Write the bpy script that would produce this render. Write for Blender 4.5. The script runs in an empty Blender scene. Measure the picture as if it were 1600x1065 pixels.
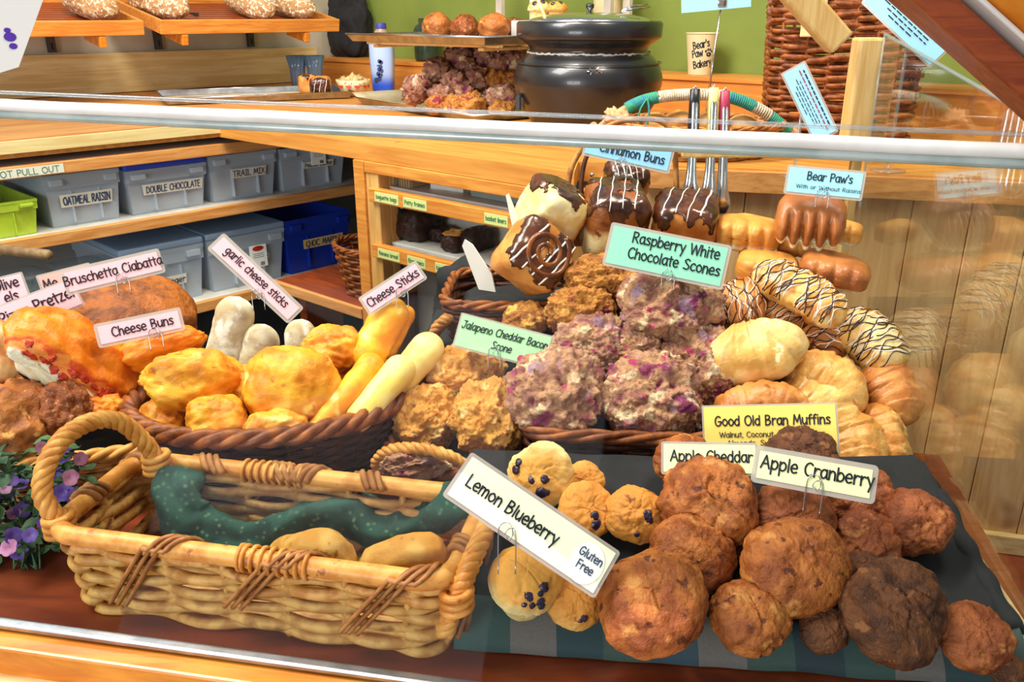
import bpy, bmesh, math, random
from mathutils import Vector, Matrix, Euler, noise
from mathutils.bvhtree import BVHTree
R = math.radians
PI = math.pi
SC = bpy.context.scene
COL = SC.collection

# ------------------------------------------------------------------ camera, world, lamps, exposure
F, PITCH, H = 1330.0, R(21), 0.56
CP, SP = math.cos(PITCH), math.sin(PITCH)
cam = bpy.data.cameras.new('camera')
cam.sensor_width = 36
cam.lens = F * 36 / 1600
cam.clip_start = 0.02
camo = bpy.data.objects.new('camera', cam)
COL.objects.link(camo)
camo.location = (0, 0, H)
camo.rotation_euler = (R(90) - PITCH, 0, 0)
SC.camera = camo

world = bpy.data.worlds.new('daylight')
SC.world = world
world.use_nodes = True
bg = world.node_tree.nodes['Background']
bg.inputs[0].default_value = (0.93, 0.95, 1.0, 1)
bg.inputs[1].default_value = 0.38

def lamp(name, loc, target, size, power, color, sizey=None):
    l = bpy.data.lights.new(name, 'AREA')
    l.energy = power
    l.color = color
    l.size = size
    if sizey:
        l.shape = 'RECTANGLE'
        l.size_y = sizey
    o = bpy.data.objects.new(name, l)
    COL.objects.link(o)
    o.location = loc
    o.rotation_euler = (Vector(target) - Vector(loc)).to_track_quat('-Z', 'Y').to_euler()
    return o
lamp('shop_window_daylight', (-1.55, 0.85, 2.1), (0.05, 0.95, 0.0), 0.9, 64, (1.0, 0.97, 0.92), 0.9)
lamp('front_fill_light', (-1.7, -1.8, 0.6), (-0.5, 1.8, 0.05), 1.5, 62, (0.97, 0.98, 1.0), 0.9)  # added fill behind the camera, brightens the bins and cards
lamp('ceiling_lamp', (0.7, 0.9, 2.2), (0.25, 1.1, 0), 0.5, 34, (1.0, 0.9, 0.76))
lamp('counter_lamp', (-0.5, 1.3, 2.0), (-0.7, 2.8, 0.3), 0.6, 48, (1.0, 0.93, 0.82))

vs = SC.view_settings
vs.view_transform = 'Standard'
vs.look = 'None'
vs.exposure = 0.0
vs.gamma = 1.0
vs.use_curve_mapping = False

# ------------------------------------------------------------------ measuring the place
def ray(u, v):
    a = (u - 800) / F
    b = (532.5 - v) / F
    return Vector((a, CP + b * SP, -SP + b * CP))
def aty(u, v, y):
    d = ray(u, v)
    return Vector((0, 0, H)) + d * (y / d.y)
def atz(u, v, z):
    d = ray(u, v)
    return Vector((0, 0, H)) + d * ((z - H) / d.z)
def atplane(u, v, p0, n):
    d = ray(u, v)
    c = Vector((0, 0, H))
    return c + d * ((Vector(p0) - c).dot(Vector(n)) / d.dot(Vector(n)))
def depth(p):
    return p.y * CP - (p.z - H) * SP
def m_per_px(p):
    return depth(p) / F

# ------------------------------------------------------------------ mesh helpers
def tag(o, label=None, cat=None, group=None, kind=None):
    if label: o['label'] = label
    if cat: o['category'] = cat
    if group: o['group'] = group
    if kind: o['kind'] = kind
    return o
def empty(name, loc, rot=(0, 0, 0)):
    o = bpy.data.objects.new(name, None)
    o.empty_display_size = 0.02
    COL.objects.link(o)
    o.location = loc
    o.rotation_euler = rot
    return o
def mesh_obj(name, verts, faces, m, parent=None, loc=(0, 0, 0), rot=(0, 0, 0), smooth=True):
    me = bpy.data.meshes.new(name)
    me.from_pydata([tuple(v) for v in verts], [], faces)
    me.update()
    me.polygons.foreach_set('use_smooth', [smooth] * len(me.polygons))
    me.materials.append(m)
    o = bpy.data.objects.new(name, me)
    COL.objects.link(o)
    o.location = loc
    o.rotation_euler = rot
    if parent: o.parent = parent
    return o
def crom(pts, n, closed=False):
    P = [Vector(p) for p in pts]
    out = []
    k = len(P)
    rng = k if closed else k - 1
    for i in range(rng):
        p1, p2 = P[i], P[(i + 1) % k]
        p0 = P[(i - 1) % k] if closed or i > 0 else p1 * 2 - p2
        p3 = P[(i + 2) % k] if closed or i + 2 < k else p2 * 2 - p1
        for j in range(n):
            t = j / n
            out.append(0.5 * (2 * p1 + (p2 - p0) * t + (2 * p0 - 5 * p1 + 4 * p2 - p3) * t * t + (3 * p1 - p0 - 3 * p2 + p3) * t ** 3))
    if not closed: out.append(P[-1].copy())
    return out
class MB:
    def __init__(self):
        self.v = []
        self.f = []
    def raw(self, v, f):
        b = len(self.v)
        self.v += [Vector(p) for p in v]
        self.f += [tuple(i + b for i in q) for q in f]
    def box(self, c, s, rz=0.0, bevel=0.0, M=None):
        if M is None: M = Matrix.Translation(Vector(c)) @ Matrix.Rotation(rz, 4, 'Z')
        if bevel > 0:
            bm = bmesh.new()
            bmesh.ops.create_cube(bm, size=1.0)
            for q in bm.verts: q.co = Vector((q.co.x * s[0], q.co.y * s[1], q.co.z * s[2]))
            bmesh.ops.bevel(bm, geom=bm.edges[:], offset=min(bevel, min(s) * 0.45), segments=2, profile=0.5, affect='EDGES')
            bm.verts.index_update()
            self.raw([M @ q.co for q in bm.verts], [[q.index for q in f.verts] for f in bm.faces])
            bm.free()
            return
        x, y, z = s[0] / 2, s[1] / 2, s[2] / 2
        v = [M @ Vector(p) for p in ((-x, -y, -z), (x, -y, -z), (x, y, -z), (-x, y, -z), (-x, -y, z), (x, -y, z), (x, y, z), (-x, y, z))]
        self.raw(v, [(3, 2, 1, 0), (4, 5, 6, 7), (0, 1, 5, 4), (1, 2, 6, 5), (2, 3, 7, 6), (3, 0, 4, 7)])
    def prism(self, poly, z0, z1):
        n = len(poly)
        v = [(p[0], p[1], z0) for p in poly] + [(p[0], p[1], z1) for p in poly]
        self.raw(v, [tuple(range(n - 1, -1, -1)), tuple(range(n, 2 * n))] + [(i, (i + 1) % n, n + (i + 1) % n, n + i) for i in range(n)])
    def hexa(self, a, b):
        # two quads, near and far
        self.raw(list(a) + list(b), [(3, 2, 1, 0), (4, 5, 6, 7), (0, 1, 5, 4), (1, 2, 6, 5), (2, 3, 7, 6), (3, 0, 4, 7)])
    def tube(self, pts, r, sides=6, closed=False, flat=1.0):
        P = [Vector(p) for p in pts]
        n = len(P)
        if n < 2: return
        b = len(self.v)
        up = Vector((0, 0, 1))
        prev = None
        for i, p in enumerate(P):
            t = (P[(i + 1) % n] - P[i - 1]) if closed else (P[min(i + 1, n - 1)] - P[max(i - 1, 0)])
            if t.length < 1e-9: t = Vector((1, 0, 0))
            t.normalize()
            if prev is None:
                a = up if abs(t.z) < 0.9 else Vector((1, 0, 0))
                nx = t.cross(a).normalized()
            else:
                nx = prev - t * prev.dot(t)
                if nx.length < 1e-6: nx = t.orthogonal()
                nx.normalize()
            prev = nx
            ny = t.cross(nx)
            rr = r[i] if isinstance(r, (list, tuple)) else r
            for k in range(sides):
                a = 2 * PI * k / sides
                self.v.append(p + nx * (math.cos(a) * rr) + ny * (math.sin(a) * rr * flat))
        m = n if closed else n - 1
        for i in range(m):
            j = (i + 1) % n
            for k in range(sides):
                l = (k + 1) % sides
                self.f.append((b + i * sides + k, b + i * sides + l, b + j * sides + l, b + j * sides + k))
        if not closed:
            self.f.append(tuple(b + k for k in range(sides - 1, -1, -1)))
            self.f.append(tuple(b + (n - 1) * sides + k for k in range(sides)))
    def lathe(self, prof, seg=32, M=None, fn=None):
        b = len(self.v)
        n = len(prof)
        for (r, z) in prof:
            for k in range(seg):
                a = 2 * PI * k / seg
                p = Vector((max(r, 1e-5) * math.cos(a), max(r, 1e-5) * math.sin(a), z))
                if fn: p = fn(p)
                self.v.append(M @ p if M else p)
        for i in range(n - 1):
            for k in range(seg):
                l = (k + 1) % seg
                self.f.append((b + i * seg + k, b + i * seg + l, b + (i + 1) * seg + l, b + (i + 1) * seg + k))
    def build(self, name, m, parent=None, loc=(0, 0, 0), rot=(0, 0, 0), smooth=True):
        return mesh_obj(name, self.v, self.f, m, parent, loc, rot, smooth)
def auto_smooth(o, ang=40):
    me = o.data
    bm = bmesh.new()
    bm.from_mesh(me)
    for e in bm.edges:
        if len(e.link_faces) == 2 and e.calc_face_angle(0) > R(ang): e.smooth = False
    bm.to_mesh(me)
    bm.free()
    return o

ICO = {}
def ico(sub):
    if sub not in ICO:
        bm = bmesh.new()
        bmesh.ops.create_icosphere(bm, subdivisions=sub, radius=1.0)
        bm.verts.index_update()
        ICO[sub] = ([v.co.normalized() for v in bm.verts], [tuple(v.index for v in f.verts) for f in bm.faces])
        bm.free()
    return ICO[sub]
def fbm(p, octv=3, gain=0.5):
    s, a, f = 0.0, 1.0, 1.0
    for i in range(octv):
        s += a * noise.noise(p * f)
        a *= gain
        f *= 2.1
    return s
def lump_verts(rad, p=2.0, amp=0.06, freq=2.0, seed=0, sub=4, octv=3, shape=None, gain=0.5):
    V, Fc = ico(sub)
    off = Vector((seed * 7.31 + 1.7, seed * 3.77 - 4.1, seed * 5.13 + 9.2))
    out = []
    mr = sum(rad) / 3
    for n in V:
        s = (abs(n.x) ** p + abs(n.y) ** p + abs(n.z) ** p) ** (-1.0 / p)
        q = Vector((n.x * s * rad[0], n.y * s * rad[1], n.z * s * rad[2]))
        if shape: q = shape(q, n)
        q = q + n * (mr * amp * fbm(n * freq + off, octv, gain))
        out.append(q)
    return out, Fc
def lump(name, m, rad, parent=None, loc=(0, 0, 0), rot=(0, 0, 0), **k):
    v, f = lump_verts(rad, **k)
    return mesh_obj(name, v, f, m, parent, loc, rot)

# ------------------------------------------------------------------ materials
def srgb(h):
    if isinstance(h, (tuple, list)): return tuple(h[:3]) + (1,)
    h = h.lstrip('#')
    c = [int(h[i:i + 2], 16) / 255 for i in (0, 2, 4)]
    return tuple(x / 12.92 if x <= 0.04045 else ((x + 0.055) / 1.055) ** 2.4 for x in c) + (1,)
class NT:
    def __init__(self, name):
        self.m = bpy.data.materials.new(name)
        self.m.use_nodes = True
        self.t = self.m.node_tree
        self.p = self.t.nodes['Principled BSDF']
        self.out = self.t.nodes['Material Output']
    def n(self, typ, **kw):
        x = self.t.nodes.new(typ)
        for k, v in kw.items():
            if k.startswith('i_'): x.inputs[int(k[2:]) if k[2:].isdigit() else k[2:]].default_value = v
            else: setattr(x, k, v)
        return x
    def l(self, a, b): self.t.links.new(a, b)
    def math(self, op, a, b=None, clamp=False):
        x = self.n('ShaderNodeMath', operation=op, use_clamp=clamp)
        for i, q in enumerate((a, b)):
            if q is None: continue
            if isinstance(q, (int, float)): x.inputs[i].default_value = q
            else: self.l(q, x.inputs[i])
        return x.outputs[0]
    def mix(self, fac, a, b):
        x = self.n('ShaderNodeMix', data_type='RGBA')
        for i, q in ((0, fac), (6, a), (7, b)):
            if isinstance(q, (int, float, tuple)): x.inputs[i].default_value = q
            else: self.l(q, x.inputs[i])
        return x.outputs[2]
    def coords(self, random_shift=True):
        tc = self.n('ShaderNodeTexCoord')
        if not random_shift: return tc.outputs['Object'], tc.outputs['Object']
        oi = self.n('ShaderNodeObjectInfo')
        cx = self.n('ShaderNodeCombineXYZ')
        r = self.math('MULTIPLY', oi.outputs['Random'], 7.3)
        for i in range(3): self.l(r, cx.inputs[i])
        va = self.n('ShaderNodeVectorMath', operation='ADD')
        self.l(tc.outputs['Object'], va.inputs[0])
        self.l(cx.outputs[0], va.inputs[1])
        return va.outputs[0], tc.outputs['Object']
    def noise(self, co, scale, detail=4.0, rough=0.55, dist=0.0):
        x = self.n('ShaderNodeTexNoise', i_Scale=scale, i_Detail=detail, i_Roughness=rough, i_Distortion=dist)
        self.l(co, x.inputs['Vector'])
        return x.outputs['Fac']
    def band(self, val, lo, hi):
        x = self.n('ShaderNodeMapRange', i_1=lo, i_2=hi)
        x.clamp = True
        x.interpolation_type = 'SMOOTHSTEP'
        self.l(val, x.inputs[0])
        return x.outputs[0]
    def bump(self, h, strength, dist):
        x = self.n('ShaderNodeBump', i_Strength=strength, i_Distance=dist)
        self.l(h, x.inputs['Height'])
        self.l(x.outputs[0], self.p.inputs['Normal'])
    def base(self, c): self.l(c, self.p.inputs['Base Color'])
def food(name, c1, c2, scale=25, blots=(), rough=0.65, bump=(120, 0.5, 0.003), grads=(), coat=0.0, sss=0.0, soft=(0.38, 0.62)):
    """crumb colour c1..c2, blotches (scale, lo, hi, colour, detail), real colour zones along the piece's own axis (axis, lo, hi, colour, wobble)"""
    q = NT(name)
    co, raw = q.coords()
    c = q.mix(q.band(q.noise(co, scale, 5), *soft), srgb(c1), srgb(c2))
    sx = q.n('ShaderNodeSeparateXYZ')
    q.l(raw, sx.inputs[0])
    for g in grads:
        ax, lo, hi, colr, wob = g
        w = q.math('MULTIPLY', q.math('SUBTRACT', q.noise(co, 35, 3), 0.5), wob)
        val = q.math('ADD', sx.outputs['XYZ'.index(ax)], w)
        c = q.mix(q.band(val, lo, hi), c, srgb(colr))
    for i, bl in enumerate(blots):
        sh = q.n('ShaderNodeVectorMath', operation='ADD')
        q.l(co, sh.inputs[0])
        sh.inputs[1].default_value = (3.1 * i + 1, 1.7 * i, 2.9 * i + 5)
        c = q.mix(q.band(q.noise(sh.outputs[0], bl[0], bl[4] if len(bl) > 4 else 3), bl[1], bl[2]), c, srgb(bl[3]))
    q.base(c)
    q.p.inputs['Roughness'].default_value = rough
    q.p.inputs['Specular IOR Level'].default_value = 0.35
    q.p.inputs['Coat Weight'].default_value = coat
    q.p.inputs['Coat Roughness'].default_value = 0.25
    if sss:
        q.p.inputs['Subsurface Weight'].default_value = sss
        q.p.inputs['Subsurface Radius'].default_value = (0.006, 0.003, 0.001)
        q.p.inputs['Subsurface Scale'].default_value = 1.0
    if bump: q.bump(q.noise(co, bump[0], 5, 0.6), bump[1], bump[2])
    return q.m
def plain(name, c, rough=0.5, metal=0.0, c2=None, scale=40, bump=None, coat=0.0, spec=0.5):
    q = NT(name)
    co, raw = q.coords()
    if c2: q.base(q.mix(q.band(q.noise(co, scale, 4), 0.35, 0.65), srgb(c), srgb(c2)))
    else: q.p.inputs['Base Color'].default_value = srgb(c)
    q.p.inputs['Roughness'].default_value = rough
    q.p.inputs['Metallic'].default_value = metal
    q.p.inputs['Coat Weight'].default_value = coat
    q.p.inputs['Specular IOR Level'].default_value = spec
    if bump: q.bump(q.noise(co, bump[0], 4), bump[1], bump[2])
    return q.m
def wood(name, c1, c2, axis='X', scale=9, stretch=12, rough=0.42, planks=None, knots=None, rz=0.0):
    q = NT(name)
    tc = q.n('ShaderNodeTexCoord')
    mp = q.n('ShaderNodeMapping')
    ro = q.n('ShaderNodeMapping')
    ro.inputs['Rotation'].default_value = (0, 0, -rz)
    q.l(tc.outputs['Object'], ro.inputs[0])
    s = [stretch] * 3
    s['XYZ'.index(axis)] = 1.0
    mp.inputs['Scale'].default_value = s
    q.l(ro.outputs[0], mp.inputs[0])
    n = q.noise(mp.outputs[0], scale, 5, 0.6, 0.6)
    n2 = q.noise(tc.outputs['Object'], 3, 3)
    c = q.mix(q.band(n, 0.32, 0.68), srgb(c1), srgb(c2))
    c = q.mix(q.math('MULTIPLY', q.band(n2, 0.4, 0.7), 0.35), c, srgb(c2))
    if knots: c = q.mix(q.band(q.noise(tc.outputs['Object'], 7, 2), 0.68, 0.75), c, srgb(knots))
    q.base(c)
    q.p.inputs['Roughness'].default_value = rough
    q.bump(n, 0.12, 0.002)
    return q.m
def see_through(name, tint, alpha, rough=0.25, rim=0.5, transl=0.4):
    """milky plastic: part of the light passes straight, part is scattered, plus a Fresnel sheen"""
    q = NT(name)
    t = q.n('ShaderNodeBsdfTransparent')
    t.inputs[0].default_value = srgb('#f4f8fb')
    d = q.n('ShaderNodeBsdfDiffuse')
    d.inputs[0].default_value = srgb(tint)
    tr = q.n('ShaderNodeBsdfTranslucent')
    tr.inputs[0].default_value = srgb(tint)
    m0 = q.n('ShaderNodeMixShader')
    m0.inputs[0].default_value = transl
    q.l(d.outputs[0], m0.inputs[1])
    q.l(tr.outputs[0], m0.inputs[2])
    m1 = q.n('ShaderNodeMixShader')
    m1.inputs[0].default_value = alpha
    q.l(t.outputs[0], m1.inputs[1])
    q.l(m0.outputs[0], m1.inputs[2])
    g = q.n('ShaderNodeBsdfGlossy')
    g.inputs['Roughness'].default_value = rough
    m2 = q.n('ShaderNodeMixShader')
    q.l(schlick(q, 0.04, rim), m2.inputs[0])
    q.l(m1.outputs[0], m2.inputs[1])
    q.l(g.outputs[0], m2.inputs[2])
    q.l(m2.outputs[0], q.out.inputs[0])
    return q.m
def schlick(q, f0, top=0.96):
    ge = q.n('ShaderNodeNewGeometry')
    dt = q.n('ShaderNodeVectorMath', operation='DOT_PRODUCT')
    q.l(ge.outputs['Normal'], dt.inputs[0])
    q.l(ge.outputs['Incoming'], dt.inputs[1])
    a = q.math('ABSOLUTE', dt.outputs['Value'])
    a = q.math('SUBTRACT', 1.0, a, True)
    a = q.math('POWER', a, 5.0)
    return q.math('ADD', q.math('MULTIPLY', a, top), f0)
def pane(name, f0, top=0.96, tint='#fafdfb'):
    q = NT(name)
    t = q.n('ShaderNodeBsdfTransparent')
    t.inputs[0].default_value = srgb(tint)
    g = q.n('ShaderNodeBsdfGlossy')
    g.inputs['Roughness'].default_value = 0.0
    m = q.n('ShaderNodeMixShader')
    q.l(schlick(q, f0, top), m.inputs[0])
    q.l(t.outputs[0], m.inputs[1])
    q.l(g.outputs[0], m.inputs[2])
    q.l(m.outputs[0], q.out.inputs[0])
    return q.m

M = {}
M['glass_front'] = pane('front_glass', 0.0018, 0.9)
M['glass_side'] = pane('side_glass', 0.13, 0.87)
M['orange_wood'] = wood('honey_wood', '#e09a45', '#c4742a', 'X')
M['edge_wood'] = wood('shelf_edge_wood', '#dca060', '#c27c3a', 'X')
M['pale_wood'] = wood('pale_pine', '#e6cb95', '#cfa868', 'X', 6)
M['post_wood'] = wood('pine_post', '#e8c884', '#d2a45a', 'Z', 8)
M['plank_wood'] = wood('pine_plank', '#e2b880', '#ca965c', 'Z', 5, 10, 0.4, knots='#9a6434')
M['plywood'] = wood('plywood', '#c08a52', '#a87040', 'X', 5, 5, rz=0.795)
M['pale_wood_left'] = wood('pale_pine_long', '#e4cf98', '#cfae6c', 'X', 4, 14, rz=0.795)
M['orange_wood_right'] = wood('honey_wood_long', '#dd9a48', '#c47a30', 'X', 4, 14, rz=-0.707)
M['dark_wood'] = wood('red_brown_wood', '#a04a1e', '#7a3012', 'X')
M['red_floor'] = wood('stained_floor', '#8e3e1a', '#6e2a10', 'X', 6, 6, 0.35)
M['beam_orange'] = wood('amber_wood', '#e09030', '#c06a18', 'X', 5, 8, 0.25)
M['cabinet_wood'] = wood('cabinet_pine', '#e0b06a', '#c8904a', 'Z', 6)
M['shelf_white'] = plain('shelf_laminate', '#d9d4cc', 0.45, c2='#c9c2b8', scale=15)
M['panel_grey'] = plain('grey_panel', '#9a938c', 0.7, c2='#8c857f', scale=6)
M['black'] = plain('black_cloth', '#141416', 0.85, c2='#1c1c20', bump=(300, 0.3, 0.001))
M['tile_wall'] = plain('pale_wall', '#c9bfa8', 0.6, c2='#b8ab92', scale=5)
M['green_wall'] = plain('olive_wall', '#7a8a38', 0.75, c2='#6c7c30', scale=3)
M['room_floor'] = plain('room_floor', '#4a3626', 0.6, c2='#3a2a1c', scale=8)  # dark tone puts the shade under the shelves into the floor colour
M['white_tube'] = plain('white_plastic', '#f2efe8', 0.25, c2='#e4e0d8', scale=18)
M['pale_trim'] = plain('pale_trim', '#c9d2cc', 0.3, 0.2, c2='#aebcb6', scale=20)
M['chrome'] = plain('steel', '#d4d6d8', 0.18, 1.0)
M['steel_dull'] = plain('dull_steel', '#b4b8bc', 0.38, 1.0, c2='#989ca0', scale=30)
M['wire'] = plain('wire', '#b9bcc0', 0.25, 1.0)
M['standard'] = plain('slotted_steel', '#4c4f52', 0.4, 0.8)
M['ink'] = plain('ink', '#1c2030', 0.7)
M['ink_blue'] = plain('blue_ink', '#3a4a72', 0.7)
M['ink_pink'] = plain('pink_ink', '#a03a62', 0.7)
M['ink_green'] = plain('green_ink', '#3c7a4c', 0.7)
M['ink_purple'] = plain('purple_ink', '#5a2fae', 0.6)
for k, h in dict(pink='#f6bcc8', cream='#fbf3b8', lemon='#fdfbd6', yellow='#f6d468', teal='#8fd6b6', mint='#a8e0a4', sky='#9fdcf4', white='#f6f5f0', salmon='#f2a8a0', tape='#d8d4c6', green_tape='#cfd68a', kraft='#d8b878', blue='#8cc4ea').items():
    M['paper_' + k] = plain('paper_' + k, h, 0.55, coat=0.15)
M['sleeve'] = see_through('clear_sleeve', '#e6dcd6', 0.55, 0.12, 0.7)
M['bin_clear'] = see_through('milky_plastic', '#e4edf8', 0.5, 0.25, 0.45)
M['bin_lid'] = see_through('pale_lid_plastic', '#b9d2ee', 0.8, 0.3, 0.4)
M['bin_blue_lid'] = plain('blue_lid', '#2a48c8', 0.4)
M['bin_navy'] = see_through('blue_plastic', '#1b3fc4', 0.86, 0.3, 0.3)
M['bin_green'] = plain('green_plastic', '#aec736', 0.4, c2='#a2bc30')
M['bin_grey'] = plain('grey_plastic', '#8d9a96', 0.5, c2='#84908c')
M['contents_brown'] = food('mix_brown', '#a88a74', '#84685a', 60, rough=0.8)
M['contents_mix'] = food('mix_pink', '#c0a098', '#94766c', 70, rough=0.8)
M['clear_cup'] = see_through('clear_plastic', '#c9d6de', 0.25, 0.08, 0.8)
M['wicker_light'] = food('light_wicker', '#d9a55c', '#b87c38', 60, rough=0.5, bump=(250, 0.4, 0.001), blots=((30, 0.6, 0.7, '#8f5a26'),))
M['wicker_rim'] = food('honey_cane', '#dfa050', '#c07a30', 40, rough=0.42, bump=(200, 0.25, 0.001), blots=((60, 0.62, 0.7, '#9c5a22'),))
M['wicker_brown'] = food('brown_wicker', '#9a5626', '#6a3414', 60, rough=0.45, bump=(250, 0.4, 0.001))
M['wicker_dark'] = food('dark_wicker', '#5a2c18', '#38180e', 60, rough=0.45, bump=(250, 0.4, 0.001))
M['wicker_tan'] = food('tan_wicker', '#c88a48', '#8e5526', 50, rough=0.5, bump=(250, 0.4, 0.001))
M['binding'] = food('bark_binding', '#a8703c', '#8a5428', 60, rough=0.5, bump=(250, 0.4, 0.001))
# breads
M['bun_cheese'] = food('cheese_crust', '#eaa22a', '#d47c16', 30, blots=((24, 0.6, 0.72, '#f4d27a'), (55, 0.60, 0.7, '#bc6210')), rough=0.5, bump=(90, 0.5, 0.004), sss=0.08, coat=0.08)
M['bun_orange'] = food('melted_cheddar', '#f08a18', '#e07410', 25, blots=((30, 0.64, 0.74, '#f6b048'),), rough=0.45, bump=(70, 0.35, 0.004), grads=(('Z', -0.012, -0.022, '#f0e2c4', 0.01),), coat=0.1)
M['pretzel_top'] = food('pretzel_cheddar', '#ee8616', '#d86c0e', 25, blots=((30, 0.62, 0.74, '#f4a83c'),), rough=0.45, bump=(60, 0.6, 0.005), grads=(('Y', -0.018, -0.026, '#c8401c', 0.030), ('Y', -0.024, -0.030, '#e88a3c', 0.050), ('Y', -0.036, -0.040, '#f0e6cc', 0.016)), coat=0.1)
M['salsa'] = food('tomato_topping', '#c83a1c', '#a82a14', 60, rough=0.4, bump=(90, 0.7, 0.004))
M['crumb_white'] = food('white_crumb', '#f2ead2', '#e2d3ac', 60, rough=0.8, bump=(200, 0.5, 0.002))
M['stick_cheese'] = food('cheese_stick', '#f4b02c', '#e48e18', 35, blots=((30, 0.6, 0.75, '#f8d884'),), rough=0.5, bump=(110, 0.4, 0.003), coat=0.08)
M['stick_pale'] = food('pale_stick', '#f4dc8c', '#ecc860', 30, blots=((22, 0.6, 0.72, '#e89a24'),), rough=0.45, bump=(90, 0.25, 0.002), coat=0.1)
M['stick_garlic'] = food('floured_stick', '#dcd0b4', '#c4ac84', 35, blots=((45, 0.52, 0.66, '#ece6d8'),), rough=0.75, bump=(140, 0.4, 0.002))
M['crust_brown'] = food('brown_crust', '#b46a2e', '#8c4a1a', 35, blots=((60, 0.6, 0.7, '#d89a4c'), (28, 0.64, 0.72, '#6c3414')), rough=0.5, bump=(90, 0.7, 0.005))
M['crust_seed'] = food('seeded_crust', '#9c5224', '#74360f', 70, blots=((130, 0.6, 0.68, '#c88850'),), rough=0.45, bump=(140, 0.9, 0.006))
M['ciabatta'] = food('bruschetta_crust', '#a85c1c', '#743a12', 40, blots=((18, 0.66, 0.74, '#e0a028'), (60, 0.62, 0.7, '#7c3a14')), rough=0.5, bump=(110, 0.8, 0.005))
M['loaf_tan'] = food('tan_loaf', '#cda06a', '#b07a40', 30, blots=((26, 0.64, 0.72, '#8a4a20'),), rough=0.55, bump=(60, 0.3, 0.003))
M['scone_berry'] = food('raspberry_scone', '#bc8c66', '#8e5c4c', 55, blots=((34, 0.54, 0.64, '#dcc098'), (26, 0.545, 0.64, '#7e2a50'), (60, 0.60, 0.68, '#a83058'), (30, 0.60, 0.7, '#a07c90'), (90, 0.66, 0.72, '#6e3a28')), rough=0.7, bump=(95, 1.0, 0.007))
M['scone_gold'] = food('crumble_scone', '#c8863a', '#a0602a', 70, blots=((34, 0.58, 0.66, '#e8b858'), (26, 0.61, 0.67, '#8c2440'), (80, 0.62, 0.7, '#7c4020')), rough=0.65, bump=(110, 1.0, 0.008))
M['scone_dull'] = food('dull_scone', '#9c7058', '#74483a', 60, blots=((36, 0.56, 0.64, '#c8a488'), (28, 0.58, 0.66, '#6c2038'), (50, 0.64, 0.7, '#5c6060')), rough=0.7, bump=(90, 1.0, 0.007))
M['scone_jal'] = food('cheddar_scone', '#dc9c48', '#c07c30', 60, blots=((40, 0.56, 0.66, '#ecc07a'), (130, 0.63, 0.67, '#a8401c'), (95, 0.66, 0.7, '#5e7a34')), rough=0.65, bump=(110, 1.0, 0.006))
M['muffin_lemon'] = food('lemon_muffin', '#edd49a', '#e2bc74', 30, grads=(('Z', 0.008, 0.024, '#dd9a44', 0.02),), blots=((55, 0.66, 0.72, '#c8a060'),), rough=0.6, bump=(140, 0.5, 0.002), sss=0.05)
M['muffin_gold'] = food('golden_muffin', '#e0aa58', '#cf8a38', 30, grads=(('Z', 0.0, 0.02, '#d88c3a', 0.02),), blots=((60, 0.64, 0.7, '#9c5828'),), rough=0.6, bump=(140, 0.6, 0.003))
M['muffin_apple'] = food('apple_muffin', '#bc6c30', '#8c4418', 30, blots=((34, 0.58, 0.70, '#d48c46'), (20, 0.70, 0.76, '#dcae64'), (70, 0.60, 0.68, '#622a10')), rough=0.5, bump=(75, 1.0, 0.006))
M['muffin_red'] = food('cranberry_muffin', '#a4582c', '#7c3a18', 30, blots=((40, 0.60, 0.68, '#b06c38'), (24, 0.66, 0.72, '#5a1c10')), rough=0.55, bump=(75, 1.0, 0.006))
M['muffin_bran'] = food('bran_muffin', '#6e3e20', '#4a2612', 50, blots=((60, 0.60, 0.68, '#8c5630'), (26, 0.66, 0.72, '#a86a34')), rough=0.6, bump=(100, 1.0, 0.006))
M['berry'] = plain('blueberry', '#241c34', 0.3, c2='#3a2440', scale=120)
M['choc'] = food('chocolate_glaze', '#5a2c14', '#34160a', 40, rough=0.18, bump=(60, 0.4, 0.003), coat=0.6)
M['caramel'] = food('caramel_glaze', '#8a4a1c', '#5c2a0e', 40, rough=0.2, bump=(60, 0.4, 0.003), coat=0.5)
M['icing'] = plain('white_icing', '#f2ece2', 0.4)
M['bun_cream'] = food('soft_bun', '#f4e4b4', '#e6c47c', 25, grads=(('X', 0.022, 0.034, '#de9448', 0.012),), rough=0.6, bump=(90, 0.4, 0.003), sss=0.06)
M['bun_caramel'] = food('caramel_bun', '#f0deaa', '#e2bd74', 25, grads=(('Z', -0.004, 0.010, '#8e4e1e', 0.030),), blots=((40, 0.60, 0.68, '#6a3212'),), rough=0.4, bump=(70, 0.7, 0.004), coat=0.25)
M['bun_tan'] = food('tan_bun', '#d8964e', '#bc7430', 25, rough=0.5, bump=(90, 0.4, 0.003), coat=0.1)
M['paw_gold'] = food('paw_golden', '#e2a04c', '#cc8030', 22, grads=(('Z', -0.006, -0.013, '#f4e6be', 0.007),), rough=0.45, bump=(80, 0.3, 0.003), coat=0.12)
M['paw_brown'] = food('paw_brown', '#ba7036', '#9c5626', 22, grads=(('Z', -0.010, -0.014, '#f4e4ba', 0.005),), rough=0.4, bump=(70, 0.3, 0.002), coat=0.2)
M['croissant'] = food('croissant_crust', '#e8b060', '#cc8438', 22, blots=((26, 0.58, 0.7, '#b86a28'), (18, 0.58, 0.7, '#f2d294')), rough=0.4, bump=(50, 0.7, 0.005), coat=0.18)
M['croissant_deep'] = food('croissant_browned', '#d88f48', '#b86a2c', 25, blots=((30, 0.62, 0.7, '#a05424'), (18, 0.62, 0.7, '#edc486')), rough=0.4, bump=(50, 0.7, 0.005), coat=0.18)
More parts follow.
